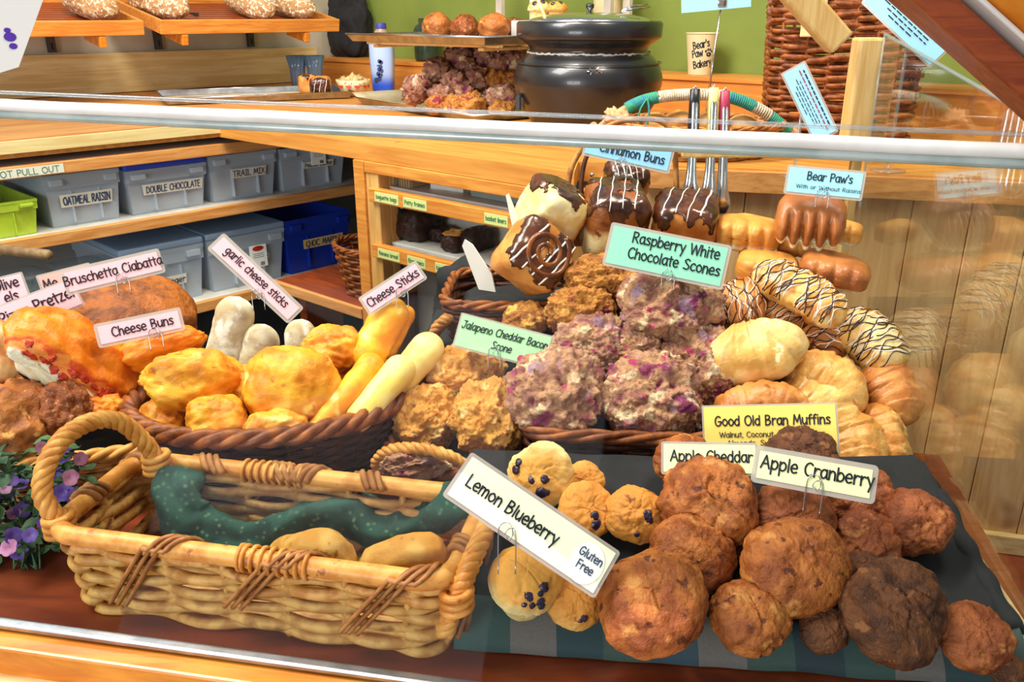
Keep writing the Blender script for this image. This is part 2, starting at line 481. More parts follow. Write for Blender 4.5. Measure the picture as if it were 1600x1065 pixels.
M['croissant_pale'] = food('croissant_pale', '#ecc886', '#dca250', 20, blots=((16, 0.56, 0.68, '#d08830'), (40, 0.62, 0.7, '#f4e0b0')), rough=0.42, bump=(50, 0.6, 0.004), coat=0.15)
M['brownie'] = food('dark_loaf', '#3c2218', '#24120c', 60, rough=0.4, bump=(90, 0.8, 0.005), coat=0.15)
M['loaf_grain'] = food('floured_loaf', '#c99a68', '#a87444', 30, blots=((110, 0.52, 0.6, '#efe2c4'),), grads=(('Z', -0.005, 0.02, '#b98a58', 0.01),), rough=0.7, bump=(160, 0.8, 0.003))
M['oats'] = plain('oat_flakes', '#f0e6cc', 0.8)
M['bread_end'] = food('bread_heel', '#e8b864', '#d09038', 25, blots=((60, 0.62, 0.7, '#b06c24'),), rough=0.6, bump=(110, 0.5, 0.003))
M['leaf'] = plain('leaf_green', '#4c6e3c', 0.6, c2='#2e4a34', scale=60)
M['petal_purple'] = plain('petal_purple', '#5a3f94', 0.6, c2='#7a5ab0', scale=60)
M['petal_pink'] = plain('petal_pink', '#c484a8', 0.6, c2='#a8608c', scale=60)
M['parchment'] = plain('parchment', '#d8c8a8', 0.6, c2='#c8b48c', scale=20)
M['pot'] = plain('black_enamel', '#16171a', 0.32, c2='#1d1e22', scale=14, coat=0.3)
M['crust_line'] = plain('dried_soup', '#cfcabc', 0.8, bump=(200, 1.0, 0.004))
M['bottle_body'] = plain('bottle_label', '#c8d8ee', 0.35, coat=0.3)
M['tong_black'] = plain('black_grip', '#15171f', 0.35)
M['tong_yellow'] = plain('yellow_grip', '#e8e08c', 0.4)
M['tong_red'] = plain('red_grip', '#b83a58', 0.4)
M['teal_yarn'] = plain('teal_yarn', '#2f8294', 0.8, c2='#3c9c68', scale=70, bump=(200, 0.8, 0.002))
M['white_yarn'] = plain('pale_wrap', '#d8ccb4', 0.8, c2='#b8a888', scale=70, bump=(200, 0.8, 0.002))
M['roll_tan'] = food('soft_roll', '#e0a85c', '#c88840', 25, rough=0.5, bump=(60, 0.3, 0.002), coat=0.1)
M['paper_cup'] = plain('kraft_cup', '#e0cfa2', 0.6)
M['paper_bag'] = plain('paper_bag', '#b69a78', 0.8, c2='#a48866', scale=18)
M['carton'] = plain('white_carton', '#e8e6e2', 0.6)
def bottle_mat():
    q = NT('juice_label')
    co, raw = q.coords(False)
    sx = q.n('ShaderNodeSeparateXYZ')
    q.l(raw, sx.inputs[0])
    c = q.mix(q.band(sx.outputs[2], 0.02, 0.07), srgb('#1f57d8'), srgb('#a4bce4'))
    q.base(c)
    q.p.inputs['Roughness'].default_value = 0.3
    return q.m
M['bottle_label'] = bottle_mat()
def stripes():
    q = NT('striped_cloth')
    tc = q.n('ShaderNodeTexCoord')
    sx = q.n('ShaderNodeSeparateXYZ')
    q.l(tc.outputs['UV'], sx.inputs[0])
    cr = q.n('ShaderNodeValToRGB')
    cr.color_ramp.interpolation = 'CONSTANT'
    cols = ['#3c5452', '#746c6a', '#32484e', '#465a56', '#3a4e5c', '#766e6c', '#425652', '#2e3e46']
    el = cr.color_ramp.elements
    el[0].color = srgb(cols[0])
    el[1].position = 1 / 8
    el[1].color = srgb(cols[1])
    for i in range(2, 8):
        e = el.new(i / 8)
        e.color = srgb(cols[i])
    fr = q.math('FRACT', q.math('MULTIPLY', sx.outputs[0], 1.45))
    q.l(fr, cr.inputs[0])
    n = q.noise(tc.outputs['Object'], 400, 2)
    q.base(q.mix(q.math('MULTIPLY', n, 0.4), cr.outputs[0], srgb('#202828')))
    q.p.inputs['Roughness'].default_value = 0.85
    q.bump(n, 0.25, 0.0008)
    return q.m
M['stripe_cloth'] = stripes()
def dotted():
    q = NT('green_printed_cloth')
    co, raw = q.coords(False)
    vo = q.n('ShaderNodeTexVoronoi', i_Scale=130.0)
    q.l(raw, vo.inputs['Vector'])
    c = q.mix(q.band(q.noise(raw, 30, 3), 0.4, 0.6), srgb('#1d463a'), srgb('#12332c'))
    c = q.mix(q.math('SUBTRACT', 1.0, q.band(vo.outputs['Distance'], 0.16, 0.3)), c, srgb('#58785a'))
    q.base(c)
    q.p.inputs['Roughness'].default_value = 0.85
    return q.m
M['green_cloth'] = dotted()

# ------------------------------------------------------------------ hand lettering (one pen stroke per entry, ~ = curved)
GL = {
'a': (6, '~5,5.6 3.2,7 1.1,5.2 .9,2.4 2.3,.2 4.2,1.2 5,3.6;5,7 5,1.6 5.7,0'), 'b': (6, '.9,10 .9,0;~.9,4.6 3,6.8 5.1,5 5.1,2 3,0 .9,1.4'),
'c': (5.4, '~4.8,5.8 3.2,7 1.2,5.2 .9,2.5 2.4,.2 5,1'), 'd': (6, '5,10 5,0;~5,4.8 3,6.9 1,4.8 1,2 2.9,0 5,2'),
'e': (5.8, '~1,3.5 5,3.9 4.3,6.4 2.9,7 1.1,5.2 .9,2.5 2.4,.2 5.1,.9'), 'f': (4.4, '~4.2,9.4 3,10 1.9,8.5 1.8,5 1.8,0;.3,6.2 3.8,6.4'),
'g': (6, '~5,5.7 3.1,7 1,5 1,2.6 2.8,.7 4.9,3.2;~5,7 5,0 4.6,-2.7 3,-3.8 1,-2.8'), 'h': (5.8, '.9,10 .9,0;~.9,4 2.7,6.6 4.5,5.8 4.8,3 4.9,0'),
'i': (2.4, '1.2,7 1.2,0;1.2,9.2 1.2,9.6'), 'j': (3, '~2,7 2,0 1.4,-3 -.4,-3.2;2,9.2 2,9.6'), 'k': (5.4, '.9,10 .9,0;4.6,6.8 .9,2.8;2,4 5,0'),
'l': (2.4, '1.2,10 1.2,0'), 'm': (8.4, '.9,7 .9,0;~.9,4.5 2.4,6.8 4,5.8 4.2,3 4.2,0;~4.2,4.5 5.7,6.8 7.2,5.6 7.5,3 7.5,0'),
'n': (5.8, '.9,7 .9,0;~.9,4.5 2.8,6.8 4.6,5.6 4.9,3 4.9,0'), 'o': (6.2, '~3.2,7 1.2,5.4 1,2.5 2.8,.1 5,1.4 5.4,4.5 3.2,7'),
'p': (6.2, '1,7 1,-3.8;~1,4.6 3.2,6.9 5.3,5 5.1,1.8 3.1,.2 1,1.4'), 'r': (4.8, '1,7 1,0;~1,4 2.6,6.6 4.6,6.2'),
's': (5.2, '~4.5,6 2.9,7 1.2,5.8 2.5,4 4.3,2.4 3.5,.4 .7,.8'), 't': (4.4, '2.2,9.2 2.2,1.2 2.7,0;.4,6.6 4.2,6.8'),
'u': (5.9, '~.9,7 .9,2.5 2.5,.1 4.7,2.5;4.9,7 5,0'), 'v': (5.4, '.5,7 2.7,0 5,7'), 'w': (7.8, '.5,7 2.3,0 3.9,6 5.6,0 7.3,7'),
'x': (5.2, '.6,7 4.6,0;4.6,7 .6,0'), 'y': (5.4, '.6,7 2.9,1;5,7 2,-3.8'), 'z': (5.4, '.7,6.8 4.5,6.8 .7,.2 4.8,.2'), 'q': (6, '5,7 5,-3.8'),
'A': (7.4, '.5,0 3.8,10 6.8,0;1.8,3.6 5.7,3.6'), 'B': (6.8, '1,10 1,0;~1,10 4,9.8 5,8 3.8,6 1,5.4;~1,5.4 4.6,5 5.7,2.8 4,.4 1,0'),
'C': (7, '~6.2,8.6 4.4,10 2,8.6 .9,5 1.9,1.4 4.1,0 6.4,1.2'), 'D': (7.4, '1,10 1,0;~1,10 4.4,9 6.5,5.6 5.4,1.8 1,0'),
'E': (6.4, '5.4,10 1,10 1,0 5.6,0;1,5.4 5,5.4'), 'F': (6, '5.4,10 1,10 1,0;1,5.4 4.6,5.4'),
'G': (7.6, '~6.2,8.6 4.2,10 1.9,8.4 .9,4.6 2,.8 4.6,0 6.4,2 6.7,4.4;4,4.4 6.9,4.4'), 'H': (7, '1,10 1,0;6,10 6,0;1,5.2 6,5.2'),
'I': (4.4, '.6,10 3.8,10;2.2,10 2.2,0;.6,0 3.8,0'), 'J': (6.4, '1.6,10 6.2,10;~4.6,10 4.6,3 3.3,.2 1.4,.4 .7,2.4'),
'K': (6.6, '1,10 1,0;6,10 1,4.6;2.4,6 6.2,0'), 'L': (6, '1,10 1,0 5.6,0'), 'M': (8.8, '.8,0 1.8,10 4.4,2.4 7,10 8,0'),
'N': (7.6, '1,0 1,10 6.6,0 6.6,10'), 'O': (8, '~4,10 1.6,8.4 .9,5 2,1.2 4.4,0 6.6,2 7.2,5.4 6,9 4,10'), 'P': (6.2, '1,10 1,0;~1,10 4.6,9.6 5.4,7.4 4,5.2 1,4.6'),
'R': (6.8, '1,10 1,0;~1,10 4.6,9.6 5.4,7.6 4,5.4 1,5;2.6,5 6,0'), 'S': (6.6, '~5.8,8.8 3.6,10 1.4,8 3.2,5.6 5.6,3.4 4.4,.4 .8,1'),
'T': (7, '.4,10 6.6,10;3.5,10 3.5,0'), 'U': (7, '~1,10 1,3 3.4,0 5.8,3 6,10'), 'W': (10, '.6,10 2.8,0 5,9 7.4,0 9.4,10'), 'X': (6.8, '.8,10 6,0;6,10 .8,0'),
'Y': (6.6, '.6,10 3.3,5 6,10;3.3,5 3.3,0'), 'Z': (6.6, '.8,10 5.8,10 .8,0 6,0'), 'V': (6.8, '.5,10 3.4,0 6.3,10'),
"'": (2, '1.2,10 .9,7.6'), ',': (2.2, '1.2,.8 .6,-1.6'), '.': (2.2, '1,.2 1,.6'), ' ': (4.2, '')}
def text_size(s, h, track=1.0):
    return sum(GL[c][0] for c in s) * h / 10 * track
def letter(mb, s, x0, y0, h, w=None, align='C', slant=0.0, z=0.0, squeeze=1.0, rot=0.0):
    """flat pen strokes in the local x-y plane, facing +z"""
    w = w or h * 0.145
    k = h / 10
    tot = sum(GL[c][0] for c in s) * k * squeeze
    x = {'C': -tot / 2, 'L': 0, 'R': -tot}[align]
    cr, sr = math.cos(rot), math.sin(rot)
    for ch in s:
        adv, st = GL[ch]
        for q in filter(None, st.split(';')):
            sm = q[0] == '~'
            pts = [tuple(float(t) for t in p.split(',')) for p in q.lstrip('~').split(' ')]
            pts = [Vector((px, py, 0)) for px, py in pts]
            if sm: pts = crom(pts, 5)
            P = []
            for p in pts:
                lx, ly = x + p.x * k * squeeze + p.y * k * slant, p.y * k
                P.append(Vector((x0 + lx * cr - ly * sr, y0 + lx * sr + ly * cr, z)))
            for a, b in zip(P[:-1], P[1:]):
                d = (b - a)
                if d.length < 1e-7: continue
                n = Vector((-d.y, d.x, 0)).normalized() * (w / 2)
                mb.raw([a - n, b - n, b + n, a + n], [(0, 1, 2, 3)])
            for p in P[::2 if sm else 1] + [P[-1]]:
                mb.raw([p + Vector((math.cos(t * PI / 4), math.sin(t * PI / 4), 0)) * (w / 2) for t in range(8)], [tuple(range(8))])
        x += adv * k * squeeze
def face_cam(p, lean=0.0, yaw=0.0, roll=0.0):
    """a frame at p whose z axis looks at the customer, x to the right, turned by roll in its own plane"""
    z = (Vector((0, 0, H)) - p).normalized()
    x = Vector((0, 0, 1)).cross(z).normalized()
    y = z.cross(x)
    m = Matrix((x, y, z)).transposed()
    return (m @ Matrix.Rotation(yaw, 3, 'Y') @ Matrix.Rotation(lean, 3, 'X') @ Matrix.Rotation(roll, 3, 'Z')).to_euler()
def rounded(w, h, r, n=5):
    out = []
    for cx, cy, a0 in ((w / 2 - r, h / 2 - r, 0), (-w / 2 + r, h / 2 - r, 90), (-w / 2 + r, -h / 2 + r, 180), (w / 2 - r, -h / 2 + r, 270)):
        for i in range(n + 1):
            a = R(a0 + 90 * i / n)
            out.append((cx + r * math.cos(a), cy + r * math.sin(a)))
    return out
def sign(name, label, cat, u, v, y, wpx, hpx, roll, paper, lines, ink='ink', margin=5, clip=(0.0, -0.5), lean=-8, yaw=0, cliplen=0.02, extra=None, curve=0.0):
    """laminated card on a wire holder. lines: (text, x, y, height, slant) in card fractions"""
    c = aty(u, v, y)
    k = m_per_px(c)
    w, h = wpx * k, hpx * k
    e = empty(name, c, face_cam(c, R(lean), R(yaw), R(roll)))
    tag(e, label, cat)
    mg = margin * k
    cd = MB(); cd.prism(rounded(w - 2 * mg, h - 2 * mg, 0.0006, 2), -0.0003, 0.0003)
    sl = MB(); sl.prism(rounded(w, h, max(0.0015, mg * 0.9)), -0.0009, -0.0004)
    lt = MB()
    for (s, fx, fy, fh, slant, *sq) in lines:
        letter(lt, s, fx * w, fy * h, fh * h, None, 'C', slant, 0.0011, sq[0] if sq else 1.0)
    parts = [cd.build('card', M['paper_' + paper], e, smooth=False), sl.build('sleeve', M['sleeve'], e, smooth=False)]
    if lt.v: parts.append(lt.build('lettering', M[ink], e, smooth=False))
    if extra: extra(e, w, h)
    if clip:
        # paperclip wire: a loop over the card and two legs going down into the bread
        d = Matrix.Rotation(-R(roll), 3, 'Z')
        cx, cy = clip[0] * w, clip[1] * h
        s = 0.007
        dn = cliplen
        pts = [Vector((-s, -dn, -0.001)), Vector((-s, 0.001, 0.0016)), Vector((-s * .5, s * 1.2, 0.002)), Vector((s * .4, s * 1.2, 0.002)), Vector((s * .8, 0.0, 0.002)), Vector((s * .3, -s * .7, 0.002)), Vector((-s * .2, -s * .2, 0.0024)), Vector((s * .2, s * .5, 0.0026)), Vector((s * 1.1, 0.001, 0.002)), Vector((s * 1.15, -dn, -0.001))]
        mb = MB()
        mb.tube([Vector((cx, cy, 0)) + d @ p for p in crom(pts, 5)], 0.00055, 6)
        mb.build('clip', M['wire'], e)
    return e

# ------------------------------------------------------------------ the place
def struct(name, mb, m, smooth=False):
    o = mb.build(name, m, None, smooth=smooth)
    o['kind'] = 'structure'
    return o
ZC = 0.30                                   # counter top
LO, LD, LN = Vector((-0.816, 2.18, 0)), Vector((0.70, 0.714, 0)), Vector((-0.714, 0.70, 0))
RO, RD, RN = Vector((0.109, 1.50, 0)), Vector((-0.76, 0.65, 0)), Vector((0.65, 0.76, 0))
def LP(s, d, z): return LO + LD * s + LN * d + Vector((0, 0, z))
def RP(s, d, z): return RO + RD * s + RN * d + Vector((0, 0, z))
def lbasis(): return Matrix((LD, LN, Vector((0, 0, 1)))).transposed().to_4x4()
LZ = math.atan2(LD.y, LD.x)                 # x axis along the shelf, y axis into it
RZ = math.atan2(-RD.y, -RD.x)               # x axis to the customer's right, y axis into it
def cross2(p, d, q, e):
    den = d.x * e.y - d.y * e.x
    t = ((q.x - p.x) * e.y - (q.y - p.y) * e.x) / den
    return p + d * t
CORNER = cross2(LO, LD, RO, RD)
DEEP = 1.08
LEDGE = ZC + 0.095
BACKC = cross2(LP(0, DEEP, 0), LD, RP(0, DEEP, 0), RD)
A0, AD = Vector((0.125, 1.62, 0)), Vector((0.966, -0.245, 0)).normalized()
mb = MB(); mb.box((0.3, 2.2, -0.93), (6.5, 5.5, 0.06)); struct('floor', mb, M['room_floor'])
# countertop, an L
def xy(p): return (p.x, p.y)
A_end = A0 + AD * 1.5
mb = MB()
mb.prism([xy(LP(-1.5, 0, 0)), xy(CORNER), xy(RP(0, 0, 0)), xy(A0), xy(A_end), xy(RP(-1.3, 0.75, 0)), xy(RP(-0.95, DEEP, 0)), xy(BACKC), xy(LP(-1.5, DEEP, 0))], ZC - 0.036, ZC)
ct = mb.build('countertop', M['orange_wood_right'], None, smooth=False)
tag(ct, 'honey coloured wooden counter top bending round the corner behind the display case', 'counter')
mb = MB()
q = LP(-0.7, 0.4, ZC + 0.0015)
mb.prism([xy(LP(-1.5, 0.012, 0)), xy(LP(0.05, 0.012, 0)), xy(LP(0.05, 1.0, 0)), xy(LP(-1.5, 1.0, 0))], ZC, ZC + 0.002)
mb.build('plywood_skin', M['plywood'], ct, smooth=False)
mb = MB()
mb.box(LP(-0.65, -0.004, ZC - 0.012), (1.5, 0.012, 0.026), LZ)
mb.build('front_lip', M['pale_wood_left'], ct, smooth=False)
mb = MB()
p = A0 + AD * 0.755 + Vector((0, 0, ZC - 0.021)) + Vector((AD.y, -AD.x, 0)) * 0.0105
mb.box(p, (1.27, 0.02, 0.036), math.atan2(AD.y, AD.x))
mb.build('front_board', M['edge_wood'], ct, smooth=False)
for s in (0.20, 0.66):
    mb = MB()
    q = A0 + AD * (s - 0.17) + Vector((AD.y, -AD.x, 0)) * 0.021 + Vector((0, 0, ZC - 0.02))
    mb.lathe([(0, 0.002), (0.003, 0.0016), (0.0042, 0), (0.0042, -0.003)], 12, Matrix.Translation(q) @ Matrix.Rotation(math.atan2(AD.y, AD.x), 4, 'Z') @ Matrix.Rotation(PI / 2, 4, 'X'))
    mb.build('screw_cap', M['steel_dull'], ct)
# backsplash boards
def backsplash():
    a, c = LP(-1.7, DEEP, 0), BACKC
    mb = MB()
    mb.prism([xy(t) for t in (a - LN * 0.024, c - LN * 0.024, c, a)], ZC + 0.0025, ZC + 0.134)
    struct('trim_1', mb, M['pale_wood_left'])
    a = RP(-0.75, DEEP, 0)
    mb = MB()
    mb.prism([xy(t) for t in (c - RN * 0.024, a - RN * 0.024, a, c)], ZC, ZC + 0.083)
    mb.prism([xy(t) for t in (c - RN * 0.03 - RD * 0.0, a - RN * 0.03, a + RN * 0.145, c + RN * 0.145)], ZC + 0.083, LEDGE)
    struct('trim_2', mb, M['orange_wood_right'])
backsplash()
# walls
WC = cross2(LP(0, DEEP + 0.03, 0), LD, RP(0, DEEP + 0.15, 0), RD)
def wall(name, p, d, n, L, z0, z1, m):
    mb = MB()
    q = [p, p + d * L, p + d * L + n * 0.06, p + n * 0.06]
    mb.prism([xy(t) for t in q], z0, z1)
    bm = bmesh.new()
    o = struct(name, mb, m)
    bm.from_mesh(o.data); bmesh.ops.recalc_face_normals(bm, faces=bm.faces[:]); bm.to_mesh(o.data); bm.free()
wall('wall_left', WC, -LD, LN, 3.6, -0.9, 1.6, M['tile_wall'])
wall('wall_back', WC, -RD, RN, 4.2, -0.9, 1.6, M['green_wall'])
# plank wall under the counter, seen behind and through the side glass
ang = math.atan2(AD.y, AD.x)
mb = MB()
for i in range(0, 14):
    c = A0 + AD * (0.1675 + 0.095 * i) + Vector((0, 0, -0.08))
    mb.box(c + Vector((-AD.y, AD.x, 0)) * 0.012, (0.0935, 0.016, 0.68), ang, 0.002)
struct('wall_right', mb, M['plank_wood'])
mb = MB()
mb.box(A0 + AD * 0.7 + Vector((AD.y, -AD.x, 0)) * 0.004 + Vector((0, 0, -0.40)), (1.4, 0.016, 0.04), ang, 0.002)
struct('baseboard_right', mb, M['pale_wood'])
mb = MB()
mb.box(A0 + AD * 0.72 + Vector((AD.y, -AD.x, 0)) * 0.32 + Vector((0, 0, -0.436)), (1.1, 0.63, 0.03), ang)
struct('trim_3', mb, M['red_floor'])

# display case: floor, sill, glass, frame
S0, S1 = atz(0, 969, 0), atz(683, 1062, 0)
E1 = (S1 - S0).normalized()
E2 = Vector((-E1.y, E1.x, 0))
def CP_(a, b, z=0.0): return S0 + E1 * a + E2 * b + Vector((0, 0, z))
mb = MB()
mb.prism([xy(CP_(-0.45, 0.0)), xy(CP_(1.02, 0.0)), xy(Vector((0.505, 1.24, 0))), xy(Vector((-0.62, 1.36, 0))), xy(CP_(-0.45, 0.5))], -0.02, 0.0)
struct('floor_1', mb, M['red_floor'])
mb = MB()
mb.box(CP_(0.28, 0.3, -0.47), (1.5, 0.58, 0.88), math.atan2(E1.y, E1.x))
struct('trim_4', mb, M['dark_wood'])
mb = MB()
mb.box(CP_(0.28, -0.016, -0.022), (1.6, 0.030, 0.036), math.atan2(E1.y, E1.x), 0.003)
struct('trim_5', mb, M['beam_orange'])
mb = MB()
mb.box(CP_(0.28, -0.033, -0.060), (1.6, 0.05, 0.05), math.atan2(E1.y, E1.x), 0.003)
struct('trim_6', mb, M['pale_wood'])
mb = MB()
mb.box(CP_(0.28, -0.004, 0.001), (1.6, 0.011, 0.007), math.atan2(E1.y, E1.x), 0.002)
struct('trim_7', mb, M['steel_dull'])
PX0, PX1 = Vector((0.474, 0.585, 0)), Vector((0.503, 1.22, 0))     # foot of the side glass
# rail: two ends met on the sloping front
rn = E2
RA = atplane(-60, 161, CP_(0, 0.22), rn)
RB = atplane(1680, 240, CP_(0, 0.14), rn)
e = empty('case_rail', (RA + RB) / 2)
tag(e, 'white plastic rail along the top edge of the front glass', 'rail')
def along(t): return RA.lerp(RB, t) - e.location
mb = MB()
mb.tube([along(i / 24) + Vector((0, 0, 0.0003 * math.sin(i * 1.7))) for i in range(25)], 0.0060, 14)
mb.build('tube', M['white_tube'], e)
mb = MB()
mb.tube([along(i / 24) + Vector((0, 0.004, -0.0098)) for i in range(25)], 0.0046, 12)
mb.build('lower_channel', M['pale_trim'], e)
mb = MB()
mb.tube([along(i / 24) + Vector((0, 0.02, 0.0105)) for i in range(25)], 0.002, 8)
mb.build('upper_bead', M['clear_cup'], e)
def pane_box(name, quad, th, m):
    q = [Vector(p) for p in quad]
    n = (q[1] - q[0]).cross(q[3] - q[0]).normalized() * (th / 2)
    mb = MB()
    mb.hexa([p + n for p in q], [p - n for p in q])
    bm = bmesh.new()
    o = struct(name, mb, m)
    bm.from_mesh(o.data)
    bmesh.ops.recalc_face_normals(bm, faces=bm.faces[:])
    bm.to_mesh(o.data)
    bm.free()
    return o
pane_box('window_1', [CP_(-0.35, 0, 0.004), CP_(1.0, 0, 0.004), RB - Vector((0, 0, 0.012)), RA - Vector((0, 0, 0.012))], 0.004, M['glass_front'])
# side glass: five-cornered sheet standing on the case floor
TOPB = Vector((PX1.x, PX1.y, 0.535))
rx = PX0 + (PX1 - PX0) * ((0.80 - PX0.y) / (PX1.y - PX0.y))
TOPF = Vector((rx.x, 0.80, 0.468))
def sheet(name, poly, th, m):
    q = [Vector(p) for p in poly]
    n = (q[1] - q[0]).cross(q[2] - q[0]).normalized() * (th / 2)
    k = len(q)
    mb = MB()
    mb.raw([p + n for p in q] + [p - n for p in q], [tuple(range(k)), tuple(range(2 * k - 1, k - 1, -1))] + [(i, k + i, k + (i + 1) % k, (i + 1) % k) for i in range(k)])
    return struct(name, mb, m)
sheet('window_2', [PX0 + Vector((0, 0, 0.002)), PX1 + Vector((0, 0, 0.002)), TOPB, TOPF], 0.004, M['glass_side'])
mb = MB()
mb.tube([TOPF, TOPB], 0.0022, 6)
mb.tube([TOPB, PX1 + Vector((0, 0, 0.3))], 0.0016, 6)
struct('trim_8', mb, M['clear_cup'])
mb = MB()
mb.box(PX1 + Vector((-0.012, 0.024, 0.452)), (0.036, 0.03, 0.156), 0.05, 0.004)
post = struct('trim_9', mb, M['post_wood'])
mb = MB(); mb.box((0.375, 1.244, 0.372), (0.26, 0.014, 0.010), 0, 0.002); struct('trim_14', mb, M['post_wood'])
mb = MB(); mb.box((0.498, 1.244, 0.18), (0.014, 0.014, 0.38), 0, 0.002); struct('trim_15', mb, M['post_wood'])
def beam(name, a, b, w, t, m, upv=Vector((0, 0, 1))):
    a, b = Vector(a), Vector(b)
    x = (b - a).normalized()
    y = upv.cross(x).normalized()
    z = x.cross(y)
    mtx = Matrix((x, y, z)).transposed().to_4x4()
    mtx.translation = (a + b) / 2
    mb = MB()
    mb.box((0, 0, 0), ((b - a).length, t, w), 0, 0.004, mtx)
    return struct(name, mb, m)
beam('trim_10', aty(1312, 68, 1.21), aty(1200, -60, 1.21), 0.036, 0.03, M['post_wood'])
# big amber hood board over the near right end of the case
beam('trim_11', aty(1395, -42, 0.72), aty(1700, 232, 0.72), 0.022, 0.05, M['dark_wood'])
beam('trim_12', aty(1440, -62, 0.71), aty(1740, 206, 0.71), 0.004, 0.05, M['white_tube'])
mb = MB()
hq = [aty(1462, -60, 0.70), aty(1740, 188, 0.70), aty(1900, 188, 0.60), aty(1900, -200, 0.60), aty(1462, -200, 0.70)]
n = Vector((0, 0.012, 0))
k = len(hq)
mb.raw([p for p in hq] + [p + n for p in hq], [tuple(range(k - 1, -1, -1)), tuple(range(k, 2 * k))] + [(i, (i + 1) % k, k + (i + 1) % k, k + i) for i in range(k)])
struct('trim_13', mb, M['beam_orange'])

# poster stuck on the glass, upper corner
def poster():
    c = aty(-40, 20, 0.78)
    e = empty('poster', c, face_cam(c, 0, 0, R(0)))
    tag(e, 'white paper notice with purple print at the upper corner of the case', 'poster')
    k = m_per_px(c)
    L = [(-120, 90), (104, 90), (112, 44), (46, -82), (-120, -130)]
    mb = MB()
    mb.prism([(x * k, y * k) for x, y in reversed(L)][::-1], -0.0004, 0.0004)
    mb.build('sheet', M['paper_white'], e, smooth=False)
    mb = MB()
    for (x, y, r) in ((42, -36, 9), (44, -50, 6), (40, -26, 5)):
        mb.raw([(k * (x + r * math.cos(t * PI / 6)), k * (y + r * .8 * math.sin(t * PI / 6)), 0.0008) for t in range(12)], [tuple(range(12))])
    mb.build('print', M['ink_purple'], e, smooth=False)
poster()
# hidden stepped stand the back baskets are set on
mb = MB()
mb.box((0.05, 1.2, 0.058), (0.36, 0.19, 0.112), R(-4), 0.003)
st = tag(mb.build('display_riser', M['black'], None, smooth=False), 'black cloth covered step under the cinnamon bun basket', 'display stand')
mb = MB()
mb.box((0.365, 1.075, 0.043), (0.22, 0.11, 0.082), R(-4), 0.003)
mb.box((0.365, 1.165, 0.088), (0.22, 0.07, 0.172), R(-4), 0.003)
tag(mb.build('display_riser', M['black'], None, smooth=False), 'black cloth covered double step under the bear paw buns', 'display stand')

# ------------------------------------------------------------------ shelves under the counter
Z1, Z2 = 0.085, -0.16
def left_unit():
    e = empty('shelf_unit', LP(-0.3, 0.2, -0.88), (0, 0, LZ))
    tag(e, 'long wooden shelf unit holding the labelled plastic bins under the counter', 'shelving')
    W = 2.0                                     # from s=-1.1 to s=0.98
    def part(name, s0, s1, d0, d1, z0, z1, m, bev=0.002):
        mb = MB()
        mb.box((((s0 + s1) / 2) + 0.3, (d0 + d1) / 2 - 0.2, (z0 + z1) / 2 + 0.88), (s1 - s0, d1 - d0, z1 - z0), 0, bev)
        return mb.build(name, m, e, smooth=False)
    for z in (Z1, Z2, 0.246):
        sh = part('shelf', -1.2, 0.98, 0.012, 0.55, z - 0.02, z, M['shelf_white'])
        ed = part('shelf_edge', -1.2, 0.98, -0.006, 0.012, z - 0.027, z + 0.001, M['edge_wood'])
        if z > 0.2:
            mb = MB()
            k = 0.235
            mb.box((-0.10, -0.2075, 0.88 + z - 0.0135), (0.19, 0.0012, 0.02))
            mb.build('tape_strip', M['paper_tape'], e, smooth=False)
            mb = MB()
            letter(mb, 'DO NOT PULL OUT', 0, 0, 0.013, 0.0016, squeeze=1.35)
            mb.build('tape_lettering', M['ink_green'], e, loc=(-0.10, -0.2088, 0.88 + z - 0.020), rot=(PI / 2, 0, 0), smooth=False)
    part('back_panel', -1.2, 0.98, 0.55, 0.565, -0.5, 0.245, M['panel_grey'])
    part('end_panel', 0.98, 1.0, 0.0, 0.565, -0.5, 0.245, M['shelf_white'])
    part('recess_shade', -1.2, 0.98, 0.06, 0.08, -0.88, -0.2, M['black'])  # black sheet paints the shade of the recess below the lowest shelf
left_unit()
LPN = LN
def left_s(u, v, d):
    p = atplane(u, v, LP(0, d, 0), LN)
    return (p - LO).dot(LD), p.z
